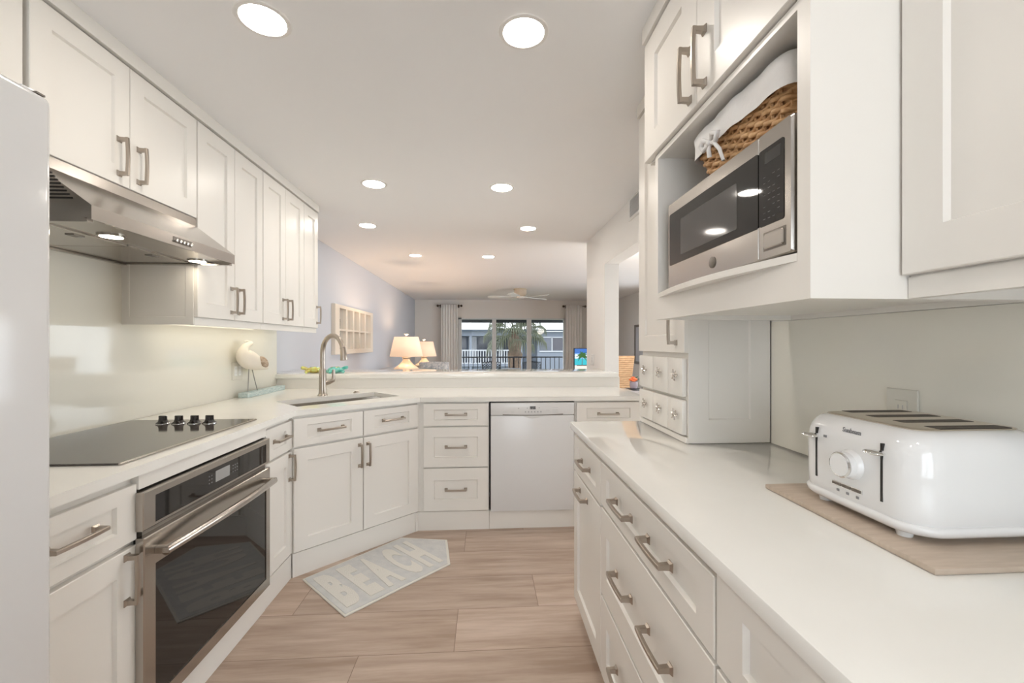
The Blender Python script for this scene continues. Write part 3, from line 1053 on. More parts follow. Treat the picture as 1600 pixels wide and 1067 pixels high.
lg = obj('badge', bm, 'steel_dark', md, Matrix.Translation((0.585, 1.069, 1.490)) @ Matrix.Rotation(R(-90), 4, 'Y'), smooth=True)
bm = bmesh.new()
rings(bm, [rrect(0.782, 0.8805, 1.456, 1.724, 0.004, -0.602), rrect(0.782, 0.8805, 1.456, 1.724, 0.004, -0.590), rrect(0.785, 0.8795, 1.459, 1.721, 0.004, -0.585)])
mp = obj('control_panel', bm, 'steel', mw, F)
bm = bmesh.new()
rings(bm, [rrect(0.803, 0.8795, 1.527, 1.688, 0.006, -0.600), rrect(0.803, 0.8795, 1.527, 1.688, 0.006, -0.5838)])
obj('control_glass', bm, 'black_glass', mp, F)
obj('display', B(0.812, 0.860, 1.655, 1.678, -0.60, -0.5834), mat('off_display', (0.03, 0.03, 0.03), 0.2), mp, F)
bm = bmesh.new()
for r in range(8):
    for c_ in range(4):
        u = 0.814 + c_ * 0.0145
        z = 1.540 + r * 0.0125
        if (r * 7 + c_ * 3) % 5:
            box(bm, u, u + 0.007, z, z + 0.0013, -0.60, -0.5833)
obj('key_lettering', bm, 'dim_print', mp, F)
bm = bmesh.new()
rings(bm, [rrect(0.802, 0.862, 1.477, 1.509, 0.004, -0.60), rrect(0.802, 0.862, 1.477, 1.509, 0.004, -0.5825), rrect(0.8045, 0.8595, 1.4795, 1.5065, 0.003, -0.581)])
obj('door_button', bm, 'steel', mp, F)
obj('button_gap', B(0.7985, 0.8655, 1.4735, 1.5125, -0.60, -0.5845), 'steel_dark', mp, F)
for y in (0.81, 1.30):
    for x in (0.63, 0.96):
        bm = bmesh.new()
        lathe(bm, [(0.012, 0), (0.012, 0.0085)], 12, (x, y, 1.4495))
        obj('foot', bm, 'black', mw)

# wicker basket
bk = thing('basket', 'honey wicker basket with a white cloth liner on top of the microwave', 'basket', (0.78, 1.04, 1.7225))
BX0, BX1, BY0, BY1, BZ = 0.622, 0.93, 0.838, 1.222, 1.7265


def rectpath(x0, x1, y0, y1, r, n=18):
    pts = []
    for cx, cy, a0 in ((x1 - r, y1 - r, 0), (x0 + r, y1 - r, 90), (x0 + r, y0 + r, 180), (x1 - r, y0 + r, 270)):
        for k in range(5):
            a = R(a0 + 90 * k / 4)
            pts.append(Vector((cx + r * math.cos(a), cy + r * math.sin(a), 0)))
    # even spacing along the closed path
    dense = []
    tot = sum((pts[(i + 1) % len(pts)] - pts[i]).length for i in range(len(pts)))
    step = tot / n
    i, acc = 0, 0.0
    for k in range(n):
        target = k * step
        while acc + (pts[(i + 1) % len(pts)] - pts[i % len(pts)]).length < target:
            acc += (pts[(i + 1) % len(pts)] - pts[i % len(pts)]).length
            i += 1
        sg = pts[(i + 1) % len(pts)] - pts[i % len(pts)]
        dense.append(pts[i % len(pts)] + sg * ((target - acc) / max(sg.length, 1e-9)))
    return dense


bm = bmesh.new()
NS = 44
rows = 10
for r in range(rows):
    z = BZ + 0.006 + r * 0.0112
    ins = 0.030 * (1 - r / (rows - 1))
    base = rectpath(BX0 + ins, BX1 - ins, BY0 + ins, BY1 - ins, 0.03, NS * 4)
    nrm = []
    cen = Vector(((BX0 + BX1) / 2, (BY0 + BY1) / 2, 0))
    pts = []
    for i, p in enumerate(base):
        tn = (base[(i + 1) % len(base)] - base[i - 1]).normalized()
        nn = Vector((tn.y, -tn.x, 0))
        if nn.dot(p - cen) < 0:
            nn = -nn
        ph = 2 * PI * i / 8 + (PI if r % 2 else 0)
        q = p + nn * (0.0042 * math.sin(ph))
        pts.append((q.x, q.y, z + 0.0030 * math.cos(ph)))
    tube(bm, pts, 0.0062, 6, closed=True)
for i in range(NS):
    ins = 0.030
    b0 = rectpath(BX0 + 0.030, BX1 - 0.030, BY0 + 0.030, BY1 - 0.030, 0.03, NS)[i]
    b1 = rectpath(BX0, BX1, BY0, BY1, 0.03, NS)[i]
    tube(bm, [(b0.x, b0.y, BZ), (b1.x, b1.y, BZ + 0.118)], 0.0042, 5)
ins = 0.028
box(bm, BX0 + ins, BX1 - ins, BY0 + ins, BY1 - ins, BZ - 0.001, BZ + 0.008)
rings(bm, [[(x, y, BZ + 0.005) for x, y in ((BX0 + 0.034, BY0 + 0.034), (BX1 - 0.034, BY0 + 0.034), (BX1 - 0.034, BY1 - 0.034), (BX0 + 0.034, BY1 - 0.034))],
           [(x, y, BZ + 0.110) for x, y in ((BX0 + 0.006, BY0 + 0.006), (BX1 - 0.006, BY0 + 0.006), (BX1 - 0.006, BY1 - 0.006), (BX0 + 0.006, BY1 - 0.006))]], True, False)
obj('wicker_body', bm, 'wicker', bk, smooth=True, angle=60)
bm = bmesh.new()
lv = []
n = 120
for off, z, amp in ((0.013, BZ + 0.088, 0.003), (0.012, BZ + 0.104, 0.003), (0.012, BZ + 0.125, 0.003), (0.014, BZ + 0.148, 0.004), (0.008, BZ + 0.160, 0.003), (-0.004, BZ + 0.161, 0.002), (-0.014, BZ + 0.150, 0.002), (-0.02, BZ + 0.10, 0.0)):
    base = rectpath(BX0 - off, BX1 + off, BY0 - off, BY1 + off, 0.035, n)
    cen = Vector(((BX0 + BX1) / 2, (BY0 + BY1) / 2, 0))
    lp = []
    for i, p in enumerate(base):
        dv = (p - cen).normalized()
        w = 0.6 * amp * (math.sin(i * 0.45) + 0.5 * math.sin(i * 1.1 + 1))
        sag = 0.005 * math.sin(2 * PI * i / n * 3 + 1.1) if amp else 0
        lp.append((p.x + dv.x * w, p.y + dv.y * w, z + sag * 0.7 + 0.4 * w))
    lv.append(lp)
rings(bm, lv, False, False)
ln = obj('liner', bm, 'liner', bk, smooth=True, angle=80)
bm = bmesh.new()
by, bz, bx = 1.105, BZ + 0.090, BX0 - 0.022
for s in (-1, 1):
    tube(bm, [(bx, by, bz), (bx - 0.010, by + s * 0.022, bz + 0.016), (bx - 0.006, by + s * 0.042, bz + 0.008), (bx - 0.004, by + s * 0.030, bz - 0.008), (bx, by, bz)], [0.004, 0.007, 0.008, 0.007, 0.004], 8)
tube(bm, [(bx, by, bz), (bx - 0.006, by - 0.025, bz - 0.010), (bx, by - 0.042, bz - 0.035), (bx + 0.006, by - 0.050, bz - 0.068)], [0.004, 0.005, 0.005, 0.004], 8)
tube(bm, [(bx, by, bz), (bx - 0.004, by + 0.004, bz - 0.018), (bx + 0.002, by + 0.010, bz - 0.034)], [0.004, 0.006, 0.006], 8)
ball(bm, (bx - 0.004, by, bz), 0.009, 10)
obj('bow', bm, 'liner', bk, smooth=True, angle=80)

# ------------------------------------------------------------------ toaster on its board
bm = bmesh.new()
box(bm, 0.706, 1.035, 0.629, 1.040, 0.9145, 0.9255, 0.003, 2)
tag(obj('cutting_board', bm, 'board', smooth=True), 'pale wooden board lying under the white toaster', 'board')

ts = thing('toaster', 'white four-slice toaster with steel top on a wooden board', 'toaster', (0.885, 0.835, 0.9255))


def rbox_loop(cx, cy, hx, hy, r, z, seg=8):
    pts = []
    for sx, sy, a0 in ((1, 1, 0), (-1, 1, 90), (-1, -1, 180), (1, -1, 270)):
        for k in range(seg + 1):
            a = R(a0 + 90 * k / seg)
            pts.append((cx + sx * (hx - r) + r * math.cos(a), cy + sy * (hy - r) + r * math.sin(a), z))
    return pts


TX, TY, THX, THY = 0.887, 0.836, 0.144, 0.147
bm = bmesh.new()
rings(bm, [rbox_loop(TX, TY, THX - i, THY - i, max(0.055 - i * 0.5, 0.02), z) for i, z in (
    (0.006, 0.9585), (0.004, 0.965), (0.003, 1.00), (0.003, 1.060), (0.005, 1.082), (0.009, 1.098), (0.016, 1.110), (0.024, 1.117), (0.033, 1.1205), (0.040, 1.121))])
body = obj('body', bm, 'toaster', ts, smooth=True, angle=60)
bm = bmesh.new()
rings(bm, [rbox_loop(TX, TY, THX - i, THY - i, 0.055, z) for i, z in ((0.016, 0.9365), (0.006, 0.940), (0.001, 0.946), (0.0, 0.955), (0.003, 0.9585))])
obj('base', bm, 'toaster', ts, smooth=True, angle=60)
bm = bmesh.new()
rings(bm, [rbox_loop(TX, TY, THX - i, THY - i, 0.022, z) for i, z in ((0.040, 1.119), (0.038, 1.1225), (0.040, 1.1240), (0.046, 1.1245))])
tp = obj('top_plate', bm, 'plate_steel', ts, smooth=True)
M['slot'] = mat('slot_interior', (0.045, 0.032, 0.025), 0.5)
for k in range(4):
    cy = TY - 0.093 + 0.062 * k
    bm = bmesh.new()
    rings(bm, [rrect(TX - 0.064, TX + 0.086, cy - 0.0145, cy + 0.0145, 0.006, z) for z in (1.120, 1.1248)])
    sl = obj('slot', bm, 'slot', tp)
    bm = bmesh.new()
    for s in (-1, 1):
        box(bm, TX - 0.060, TX + 0.082, cy + s * 0.008 - 0.0006, cy + s * 0.008 + 0.0006, 1.1245, 1.1254)
    obj('guide_wire', bm, 'steel_dark', sl)
TF = TX - THX + 0.003          # front face x
for yy in (0.920, 0.761):
    bm = bmesh.new()
    box(bm, TF - 0.001, TF + 0.004, yy - 0.0022, yy + 0.0022, 0.982, 1.092)
    s_ = obj('lever_slot', bm, 'black', body)
    bm = bmesh.new()
    box(bm, TF - 0.012, TF + 0.002, yy - 0.003, yy + 0.003, 1.0725, 1.0785)
    ball(bm, (TF - 0.016, yy, 1.0755), 0.019, 20, (0.75, 1.05, 0.27))
    obj('lever', bm, 'chrome', s_, smooth=True)
bm = bmesh.new()
lathe(bm, [(0.031, 0), (0.029, 0.006), (0.0255, 0.010), (0.025, 0.022)], 36)
kn = obj('knob', bm, 'toaster', body, Matrix.Translation((TF + 0.0005, 0.829, 1.033)) @ Matrix.Rotation(R(-90), 4, 'Y'), smooth=True)
bm = bmesh.new()
lathe(bm, [(0.0252, 0), (0.0258, 0.003), (0.0235, 0.0055), (0.022, 0.005)], 36)
obj('knob_cap', bm, 'chrome', kn, Matrix.Translation((TF - 0.0215, 0.829, 1.033)) @ Matrix.Rotation(R(-90), 4, 'Y'), smooth=True)
bm = bmesh.new()
lathe(bm, [(0.0222, 0), (0.0222, 0.0009)], 36)
obj('knob_face', bm, 'toaster', kn, Matrix.Translation((TF - 0.0262, 0.829, 1.033)) @ Matrix.Rotation(R(-90), 4, 'Y'), smooth=True)
bm = bmesh.new()
box(bm, TF - 0.0015, TF + 0.002, 0.8025, 0.8755, 0.9795, 0.9885)
bs = obj('button_bezel', bm, 'chrome', body)
for k in range(3):
    bm = bmesh.new()
    box(bm, TF - 0.0035, TF + 0.001, 0.8045 + k * 0.0238, 0.8045 + k * 0.0238 + 0.0215, 0.981, 0.987, 0.001)
    obj('button', bm, 'steel_dark', bs)
bm = bmesh.new()
for k in range(3):
    box(bm, TF - 0.0004, TF + 0.002, 0.811 + k * 0.0238, 0.817 + k * 0.0238, 0.968, 0.973)
box(bm, TF - 0.0004, TF + 0.002, 0.893, 0.900, 1.074, 1.079)
obj('symbol', bm, 'gray_print', body)
bm = text_bm('Sunbeam', 0.0135, 0.0005, 0.0002, 0.9, 0.25)
obj('lettering', bm, 'gray_print', body, Matrix(((0, 0, -1, TF + 0.0046), (-1, 0, 0, 0.833), (0, 1, 0.28, 1.1005), (0, 0, 0, 1))))
for y in (0.745, 0.928):
    for x in (0.775, 0.99):
        bm = bmesh.new()
        lathe(bm, [(0.012, 0), (0.014, 0.011)], 16, (x, y, 0.9257))
        obj('foot', bm, 'toaster', ts, smooth=True)

# ------------------------------------------------------------------ outlets and vent
def outlet(label, F, u, z, d, w, h, material, gangs=1, inner='plate'):
    p = F @ Vector((u, z, d))
    t = thing('wall_outlet', label, 'outlet', (p.x, p.y, p.z))
    bm = bmesh.new()
    box(bm, u - w / 2, u + w / 2, z - h / 2, z + h / 2, d + 0.0004, d + 0.006, 0.002)
    pl = obj('cover_plate', bm, material, t, F)
    for k in range(gangs):
        uu = u + (k - (gangs - 1) / 2) * 0.046
        bm = bmesh.new()
        box(bm, uu - 0.0165, uu + 0.0165, z - 0.033, z + 0.033, d + 0.004, d + 0.0085, 0.0015)
        rk = obj('rocker', bm, inner, t, F)
        bm = bmesh.new()
        for s in (-1, 1):
            box(bm, uu - 0.007, uu - 0.005, z + s * 0.016 - 0.005, z + s * 0.016 + 0.005, d + 0.007, d + 0.0088)
            box(bm, uu + 0.005, uu + 0.007, z + s * 0.016 - 0.005, z + s * 0.016 + 0.005, d + 0.007, d + 0.0088)
        obj('socket_slot', bm, 'light_print', rk, F)
    return t


outlet('white double cover plate on the left glass backsplash behind the bird sculpture', LEFT, 3.02, 1.095, -1.695, 0.12, 0.122, 'plate_tint', 2)
outlet('beige-tinted cover plate on the right backsplash behind the toaster', RIGHT, 1.012, 1.105, -1.050, 0.082, 0.122, 'plate_tint', 1, 'plate_tint')
outlet('white cover plate low on the pier wall above the ledge end', RIGHT, 4.42, 1.115, -1.12, 0.12, 0.115, 'plate', 2)

vt = thing('air_vent', 'rectangular gray air vent grille high on the right wall', 'vent', (1.12, 2.95, 2.31))
obj('backing', B(1.1165, 1.1195, 2.70, 3.235, 2.250, 2.388), 'gray_print', vt)
obj('frame', flat_frame(RIGHT, 2.67, 3.262, 2.232, 2.3985, 2.70, 3.235, 2.252, 2.386, -1.1195, -1.110), 'plate', vt, RIGHT)
bm = bmesh.new()
for k in range(11):
    z = 2.256 + k * 0.0118
    box(bm, 1.1125, 1.1168, 2.70, 3.235, z, z + 0.0085)
obj('grille', bm, 'vent', vt)

# ------------------------------------------------------------------ recessed lights
lights = [(-0.769, 1.526, 'large round recessed ceiling light nearest the camera on the left'),
          (0.136, 1.530, 'round recessed ceiling light nearest the camera above the aisle'),
          (-0.783, 3.046, 'recessed ceiling light in the second row, left one'),
          (0.115, 3.060, 'recessed ceiling light in the second row, right one'),
          (-1.118, 4.118, 'recessed ceiling light in the third row near the left wall'),
          (0.410, 4.130, 'recessed ceiling light in the third row toward the pier wall'),
          (-0.891, 5.480, 'smallest far recessed ceiling light on the left, nearer the lamps'),
          (0.033, 5.500, 'smallest far recessed ceiling light on the right, nearer the fan')]
pt = thing('ceiling_light', lights[0][2], 'ceiling light', (lights[0][0], lights[0][1], CEIL), 'round recessed ceiling lights')
lights += [(-0.776, 0.012, 'added unseen recessed ceiling light over the refrigerator side'),  # unseen pair added overhead for extra warm fill on the near cabinets
           (0.136, 0.012, 'added unseen recessed ceiling light over the near aisle')]
bm = bmesh.new()
x, y = lights[0][:2]
lathe(bm, [(0.072, -0.0005), (0.074, -0.004), (0.087, -0.003), (0.090, -0.0005)], 48, (x, y, CEIL), False, False)
obj('trim_ring', bm, 'ring', pt, smooth=True)
bm = bmesh.new()
lathe(bm, [(0.0, -0.0012), (0.0725, -0.0012), (0.0725, -0.0004)], 48, (x, y, CEIL), False, False)
bmesh.ops.remove_doubles(bm, verts=bm.verts, dist=1e-6)
obj('diffuser', bm, 'lens', pt)
for x, y, lb in lights[1:]:
    dup(pt, (x, y, CEIL), lb)

# ------------------------------------------------------------------ bird sculpture
bd = thing('bird_sculpture', 'white shorebird sculpture on wire legs and a weathered blue base against the backsplash', 'sculpture', (-1.645, 3.2, 0.9142))
bm = bmesh.new()
bx = -1.628
nodes = [((bx, 3.315, 1.100), 0.008), ((bx, 3.225, 1.118), 0.030), ((bx, 3.12, 1.152), 0.058), ((bx, 3.03, 1.170), 0.071), ((bx, 2.965, 1.205), 0.060),
         ((bx, 2.968, 1.240), 0.036), ((bx, 3.015, 1.268), 0.022), ((bx, 3.062, 1.283), 0.021), ((bx, 3.085, 1.282), 0.012)]
P = [n_[0] for n_ in nodes]
Rr = [n_[1] for n_ in nodes]
tube(bm, P, Rr, 20)
bmesh.ops.scale(bm, vec=(0.78, 1, 1), space=Matrix.Translation((-bx, 0, 0)), verts=bm.verts)
bodyb = obj('body', bm, 'bird', bd, smooth=True, angle=80)
bodyb.modifiers.new('smooth', 'SUBSURF').levels = 1
bodyb.modifiers['smooth'].render_levels = 2
bm = bmesh.new()
tube(bm, [(bx, 3.06, 1.285), (bx, 3.02, 1.2985), (bx, 2.985, 1.297)], [0.010, 0.006, 0.002], 10)
obj('beak', bm, 'bird', bd, smooth=True)
bm = bmesh.new()
ball(bm, (bx + 0.038, 3.165, 1.150), 0.056, 18, (0.30, 1.20, 0.58), Matrix.Rotation(R(-26), 3, 'X'))
obj('wing', bm, 'bird_wing', bd, smooth=True)
for (y0, y1) in ((3.045, 3.03), (3.075, 3.155)):
    bm = bmesh.new()
    tube(bm, [(bx, y0, 1.125), (bx, (y0 + y1) / 2, 1.03), (bx, y1, 0.944)], 0.0032, 8)
    obj('leg', bm, 'wire', bd, smooth=True)
bm = bmesh.new()
prism(bm, [(-1.668, 2.985), (-1.602, 2.985), (-1.598, 3.25), (-1.606, 3.53), (-1.662, 3.53), (-1.666, 3.25)], 0.9145, 0.948, 0.003)
obj('base', bm, 'drift_blue', bd)

# coloured sea turtles on the ledge
def turtle(x, y, material, label, rot):
    t = thing('turtle_figurine', label, 'figurine', (x, y, 1.0332), 'glass turtles on the raised ledge')
    Mx = Matrix.Translation((x, y, 1.0332)) @ Matrix.Rotation(rot, 4, 'Z')
    bm = bmesh.new()
    ball(bm, (0, 0, 0.028), 0.06, 20, (1.0, 0.72, 0.46))
    obj('shell', bm, material, t, Mx, smooth=True)
    bm = bmesh.new()
    tube(bm, [(0.05, 0, 0.03), (0.075, 0, 0.042), (0.095, 0, 0.046), (0.104, 0, 0.044)], [0.014, 0.015, 0.016, 0.008], 10)
    obj('head', bm, material, t, Mx, smooth=True)
    for sx, sy in ((1, 1), (1, -1), (-1, 1), (-1, -1)):
        bm = bmesh.new()
        tube(bm, [(sx * 0.035, sy * 0.025, 0.022), (sx * 0.055, sy * 0.060, 0.014), (sx * 0.050, sy * 0.085, 0.006)], [0.012, 0.013, 0.005], 8)
        obj('flipper', bm, material, t, Mx, smooth=True)
    bm = bmesh.new()
    for k in range(5):
        a = k * 2 * PI / 5
        ball(bm, (0.026 * math.cos(a), 0.02 * math.sin(a), 0.050 - 0.003 * (k % 2)), 0.010, 8, (1.2, 1, 0.5))
    obj('shell_boss', bm, 'gold_fish' if material == 'teal_fish' else 'teal_fish', t, Mx, smooth=True)
    return t


turtle(-1.430, 3.665, 'gold_fish', 'yellow-green glass turtle figurine on the ledge left of the faucet', PI + 0.2)
turtle(-1.262, 3.665, 'teal_fish', 'teal glass turtle figurine on the ledge behind the faucet handle', 0.5)

# ------------------------------------------------------------------ rug
rg = thing('rug', 'gray cotton kitchen rug lettered BEACH in white on the plank floor', 'rug', (-0.6, 2.45, 0))
RP = [(-0.990, 2.372), (-0.658, 2.037), (-0.205, 2.486), (-0.250, 2.792), (-0.553, 2.842)]
bm = bmesh.new()
prism(bm, RP, 0.0005, 0.008, 0.002)
obj('backing', bm, 'rug_edge', rg)
cx = sum(p[0] for p in RP) / 5
cy = sum(p[1] for p in RP) / 5
bm = bmesh.new()
pile = [(-0.978, 2.371), (-0.659, 2.051), (-0.220, 2.486), (-0.262, 2.780), (-0.549, 2.829)]
prism(bm, [(p[0], p[1]) for p in pile], 0.007, 0.0105, 0.001)
obj('pile', bm, 'rug', rg)
ud = Vector((0.708, 0.706, 0))
vd = Vector((-0.706, 0.708, 0))
o0 = Vector((-0.823, 2.206, 0))      # middle of the left edge of the rug
widths = [0.094, 0.082, 0.106, 0.092, 0.100]
pos = [0.081, 0.200, 0.318, 0.457, 0.577]
for ch, ps, wd in zip('BEACH', pos, widths):
    bm = text_bm(ch, 0.40, 0.0012, 0.024)
    xs = [v.co.x for v in bm.verts]
    ys = [v.co.y for v in bm.verts]
    sx = wd / (max(xs) - min(xs))
    sy = 0.375 / (max(ys) - min(ys))
    for v in bm.verts:
        v.co.x *= sx
        v.co.y *= sy
    Mx = Matrix(((ud.x, vd.x, 0, o0.x + ud.x * ps), (ud.y, vd.y, 0, o0.y + ud.y * ps), (0, 0, 1, 0.0112), (0, 0, 0, 1)))
    obj('lettering', bm, 'rug_letter', rg, Mx)

# ------------------------------------------------------------------ living room
# sliding window
wf = bpy.data.objects.new('window_1', None)
COL.objects.link(wf)
wf.location = ((SX0 + SX1) / 2, YB, 0)
wf['kind'] = 'structure'
bm = bmesh.new()
box(bm, SX0, SX0 + 0.085, YB - 0.02, YB + 0.10, 0, SZ)
box(bm, SX1 - 0.06, SX1, YB - 0.02, YB + 0.10, 0, SZ)
box(bm, SX0, SX1, YB - 0.02, YB + 0.10, SZ - 0.035, SZ)
box(bm, SX0, SX1, YB - 0.02, YB + 0.10, 0, 0.05)
struct('window_frame', bm, 'alu', wf)
struct('window_mullion', B(0.165, 0.266, YB, YB + 0.07, 0.05, SZ - 0.035), 'alu', wf)
struct('window_mullion', B(1.060, 1.177, YB, YB + 0.07, 0.05, SZ - 0.035), 'alu', wf)
for a, b in ((SX0 + 0.085, 0.165), (0.266, 1.060), (1.177, SX1 - 0.06)):
    struct('window_pane', B(a, b, YB + 0.03, YB + 0.036, 0.05, SZ - 0.035), 'pane', wf)
# unseen window behind the camera, added so sky light fills the kitchen
w2 = bpy.data.objects.new('added_window_2', None)
COL.objects.link(w2)
w2.location = ((WX0 + WX1) / 2, -1.75, WZ0)
w2['kind'] = 'structure'
bm = bmesh.new()
for a, b, c_, d2 in ((WX0, WX0 + 0.05, WZ0, WZ1), (WX1 - 0.05, WX1, WZ0, WZ1), (WX0, WX1, WZ0, WZ0 + 0.05), (WX0, WX1, WZ1 - 0.05, WZ1), (-0.075, -0.025, WZ0, WZ1)):
    box(bm, a, b, -1.80, -1.74, c_, d2)
struct('window_frame', bm, 'alu', w2)
struct('window_pane', B(WX0 + 0.05, WX1 - 0.05, -1.775, -1.77, WZ0 + 0.05, WZ1 - 0.05), 'pane', w2)
# unseen glazing on the dining side, added to bring daylight into the living room
w3 = bpy.data.objects.new('added_window_3', None)
COL.objects.link(w3)
w3.location = (3.375, 5.3, 0.08)
w3['kind'] = 'structure'
bm = bmesh.new()
for a, b, c_, d2 in ((2.4, 2.45, 0.08, 2.15), (8.15, 8.2, 0.08, 2.15), (2.4, 8.2, 0.08, 0.14), (2.4, 8.2, 2.09, 2.15), (4.3, 4.37, 0.08, 2.15), (6.2, 6.27, 0.08, 2.15)):
    box(bm, 3.34, 3.41, a, b, c_, d2)
struct('window_frame', bm, 'alu', w3)
struct('window_pane', B(3.37, 3.376, 2.45, 8.15, 0.14, 2.09), 'pane', w3)


def curtain(x0, x1, label):
    y = YB - 0.172
    t = thing('curtain', label, 'curtain', ((x0 + x1) / 2, y, 0.01), 'cream curtains beside the sliding window')
    bm = bmesh.new()
    n = 72
    lv = []
    for z in (0.01, 0.5, 1.0, 1.5, 2.05, 2.265):
        lp = []
        for k in range(n + 1):
            s = k / n
            a = 0.020 if z < 2.1 else 0.014
            sp_ = 1.0 + (0.10 if z < 1.0 else 0.0)
            xx = (x0 + x1) / 2 + (s - 0.5) * (x1 - x0) * sp_
            lp.append((xx, y + a * math.sin(s * 2 * PI * 6) + 0.006 * math.sin(s * 31), z))
        lv.append(lp)
    rings(bm, lv, False, False, closed=False)
    o = obj('drape', bm, 'curtain', t, smooth=True, angle=80)
    md_ = o.modifiers.new('thick', 'SOLIDIFY')
    md_.thickness = 0.004
    for k in range(5):
        xx = x0 + 0.05 + (x1 - x0 - 0.10) * k / 4
        bm = bmesh.new()
        tube(bm, [(xx, YB - 0.115 + 0.019 * math.cos(2 * PI * j / 16), 2.239 + 0.019 * math.sin(2 * PI * j / 16)) for j in range(16)], 0.003, 6, closed=True)
        obj('ring', bm, 'bronze', t, smooth=True)
    return t


curtain(-1.118, -0.708, 'cream curtain panel on the left of the sliding window')
curtain(2.040, 2.470, 'cream curtain panel on the right of the sliding window')


def rod(x0, x1, label):
    y, z = YB - 0.115, 2.239
    t = thing('curtain_rod', label, 'curtain rod', ((x0 + x1) / 2, y, z), 'short dark curtain rods over the window')
    bm = bmesh.new()
    tube(bm, [(x0 + 0.05, y, z), (x1 - 0.05, y, z)], 0.011, 10)
    obj('pole', bm, 'bronze', t, smooth=True)
    for xx in (x0 + 0.025, x1 - 0.025):
        bm = bmesh.new()
        ball(bm, (xx, y, z), 0.030, 14)
        obj('finial', bm, 'bronze', t, smooth=True)
    for xx in (x0 + 0.10, x1 - 0.10):
        bm = bmesh.new()
        tube(bm, [(xx, y, z), (xx, YB - 0.001, z)], 0.009, 8)
        box(bm, xx - 0.018, xx + 0.018, YB - 0.012, YB - 0.001, z - 0.04, z + 0.04)
        obj('bracket', bm, 'bronze', t)
    return t


rod(-1.235, -0.591, 'short dark curtain rod with ball finials above the left curtain')
rod(1.965, 2.583, 'short dark curtain rod with ball finials above the right curtain')

# ceiling fan
FXc, FYc = 0.705, 8.67
fn = thing('ceiling_fan', 'white five-blade ceiling fan with tan motor housing in the living room', 'ceiling fan', (FXc, FYc, CEIL))
bm = bmesh.new()
lathe(bm, [(0.04, -0.001), (0.135, -0.001), (0.140, -0.012), (0.132, -0.020), (0.122, -0.028), (0.128, -0.075), (0.118, -0.115), (0.090, -0.150), (0.075, -0.158)], 36, (FXc, FYc, CEIL))
obj('motor_housing', bm, 'fan_tan', fn, smooth=True)
bm = bmesh.new()
lathe(bm, [(0.078, -0.158), (0.082, -0.175), (0.060, -0.195), (0.01, -0.200)], 30, (FXc, FYc, CEIL))
obj('switch_cap', bm, 'fan_white', fn, smooth=True)
for k in range(5):
    a = R(176 + 72 * k)
    Mx = Matrix.Translation((FXc, FYc, CEIL - 0.170)) @ Matrix.Rotation(a, 4, 'Z')
    bm = bmesh.new()
    ptsb = [(0.20, -0.055), (0.62, -0.070), (0.655, -0.055), (0.665, 0.0), (0.655, 0.055), (0.62, 0.070), (0.20, 0.055)]
    prism(bm, ptsb, -0.004, 0.004)
    bmesh.ops.transform(bm, matrix=Matrix.Rotation(R(12), 4, 'X'), verts=bm.verts)
    bl = obj('blade', bm, 'fan_white', fn, Mx)
    bm = bmesh.new()
    prism(bm, [(0.06, -0.018), (0.18, -0.022), (0.25, -0.045), (0.25, 0.045), (0.18, 0.022), (0.06, 0.018)], 0.003, 0.010)
    obj('blade_iron', bm, 'fan_white', bl, Mx)

# mirrored window frame on the left wall
mr = thing('window_mirror', 'cream old-window mirror with ten panes on the blue left wall', 'mirror', (-1.80, 5.93, 1.15))
F = LEFT
bm = bmesh.new()
y0, y1, z0, z1 = 5.10, 6.76, 1.150, 1.752
iy0, iy1, iz0, iz1 = 5.25, 6.63, 1.212, 1.712
bm.free()
obj('frame', flat_frame(F, y0, y1, z0, z1, iy0, iy1, iz0, iz1, -1.7995, -1.752), 'frame_cream', mr, F)
bm = bmesh.new()
for k in range(1, 5):
    u = iy0 + (iy1 - iy0) * k / 5
    box(bm, u - 0.032, u + 0.032, iz0, iz1, -1.794, -1.758)
zm = (iz0 + iz1) / 2 - 0.012
box(bm, iy0, iy1, zm - 0.011, zm + 0.011, -1.794, -1.760)
obj('muntin', bm, 'frame_cream', mr, F)
obj('mirror_pane', B(iy0, iy1, iz0, iz1, -1.7995, -1.7935), 'mirror', mr, F)

# two table lamps on end tables, sofa between them
def end_table(x, y, zt, label):
    t = thing('end_table', label, 'table', (x, y, 0), 'end tables along the left wall')
    obj('table_top', B(x - 0.30, x + 0.30, y - 0.28, y + 0.28, zt - 0.04, zt, 0.004), 'wood', t)
    for sx in (-1, 1):
        for sy in (-1, 1):
            obj('leg', B(x + sx * 0.26 - 0.025, x + sx * 0.26 + 0.025, y + sy * 0.24 - 0.025, y + sy * 0.24 + 0.025, 0, zt - 0.0405), 'wood', t)
    return t


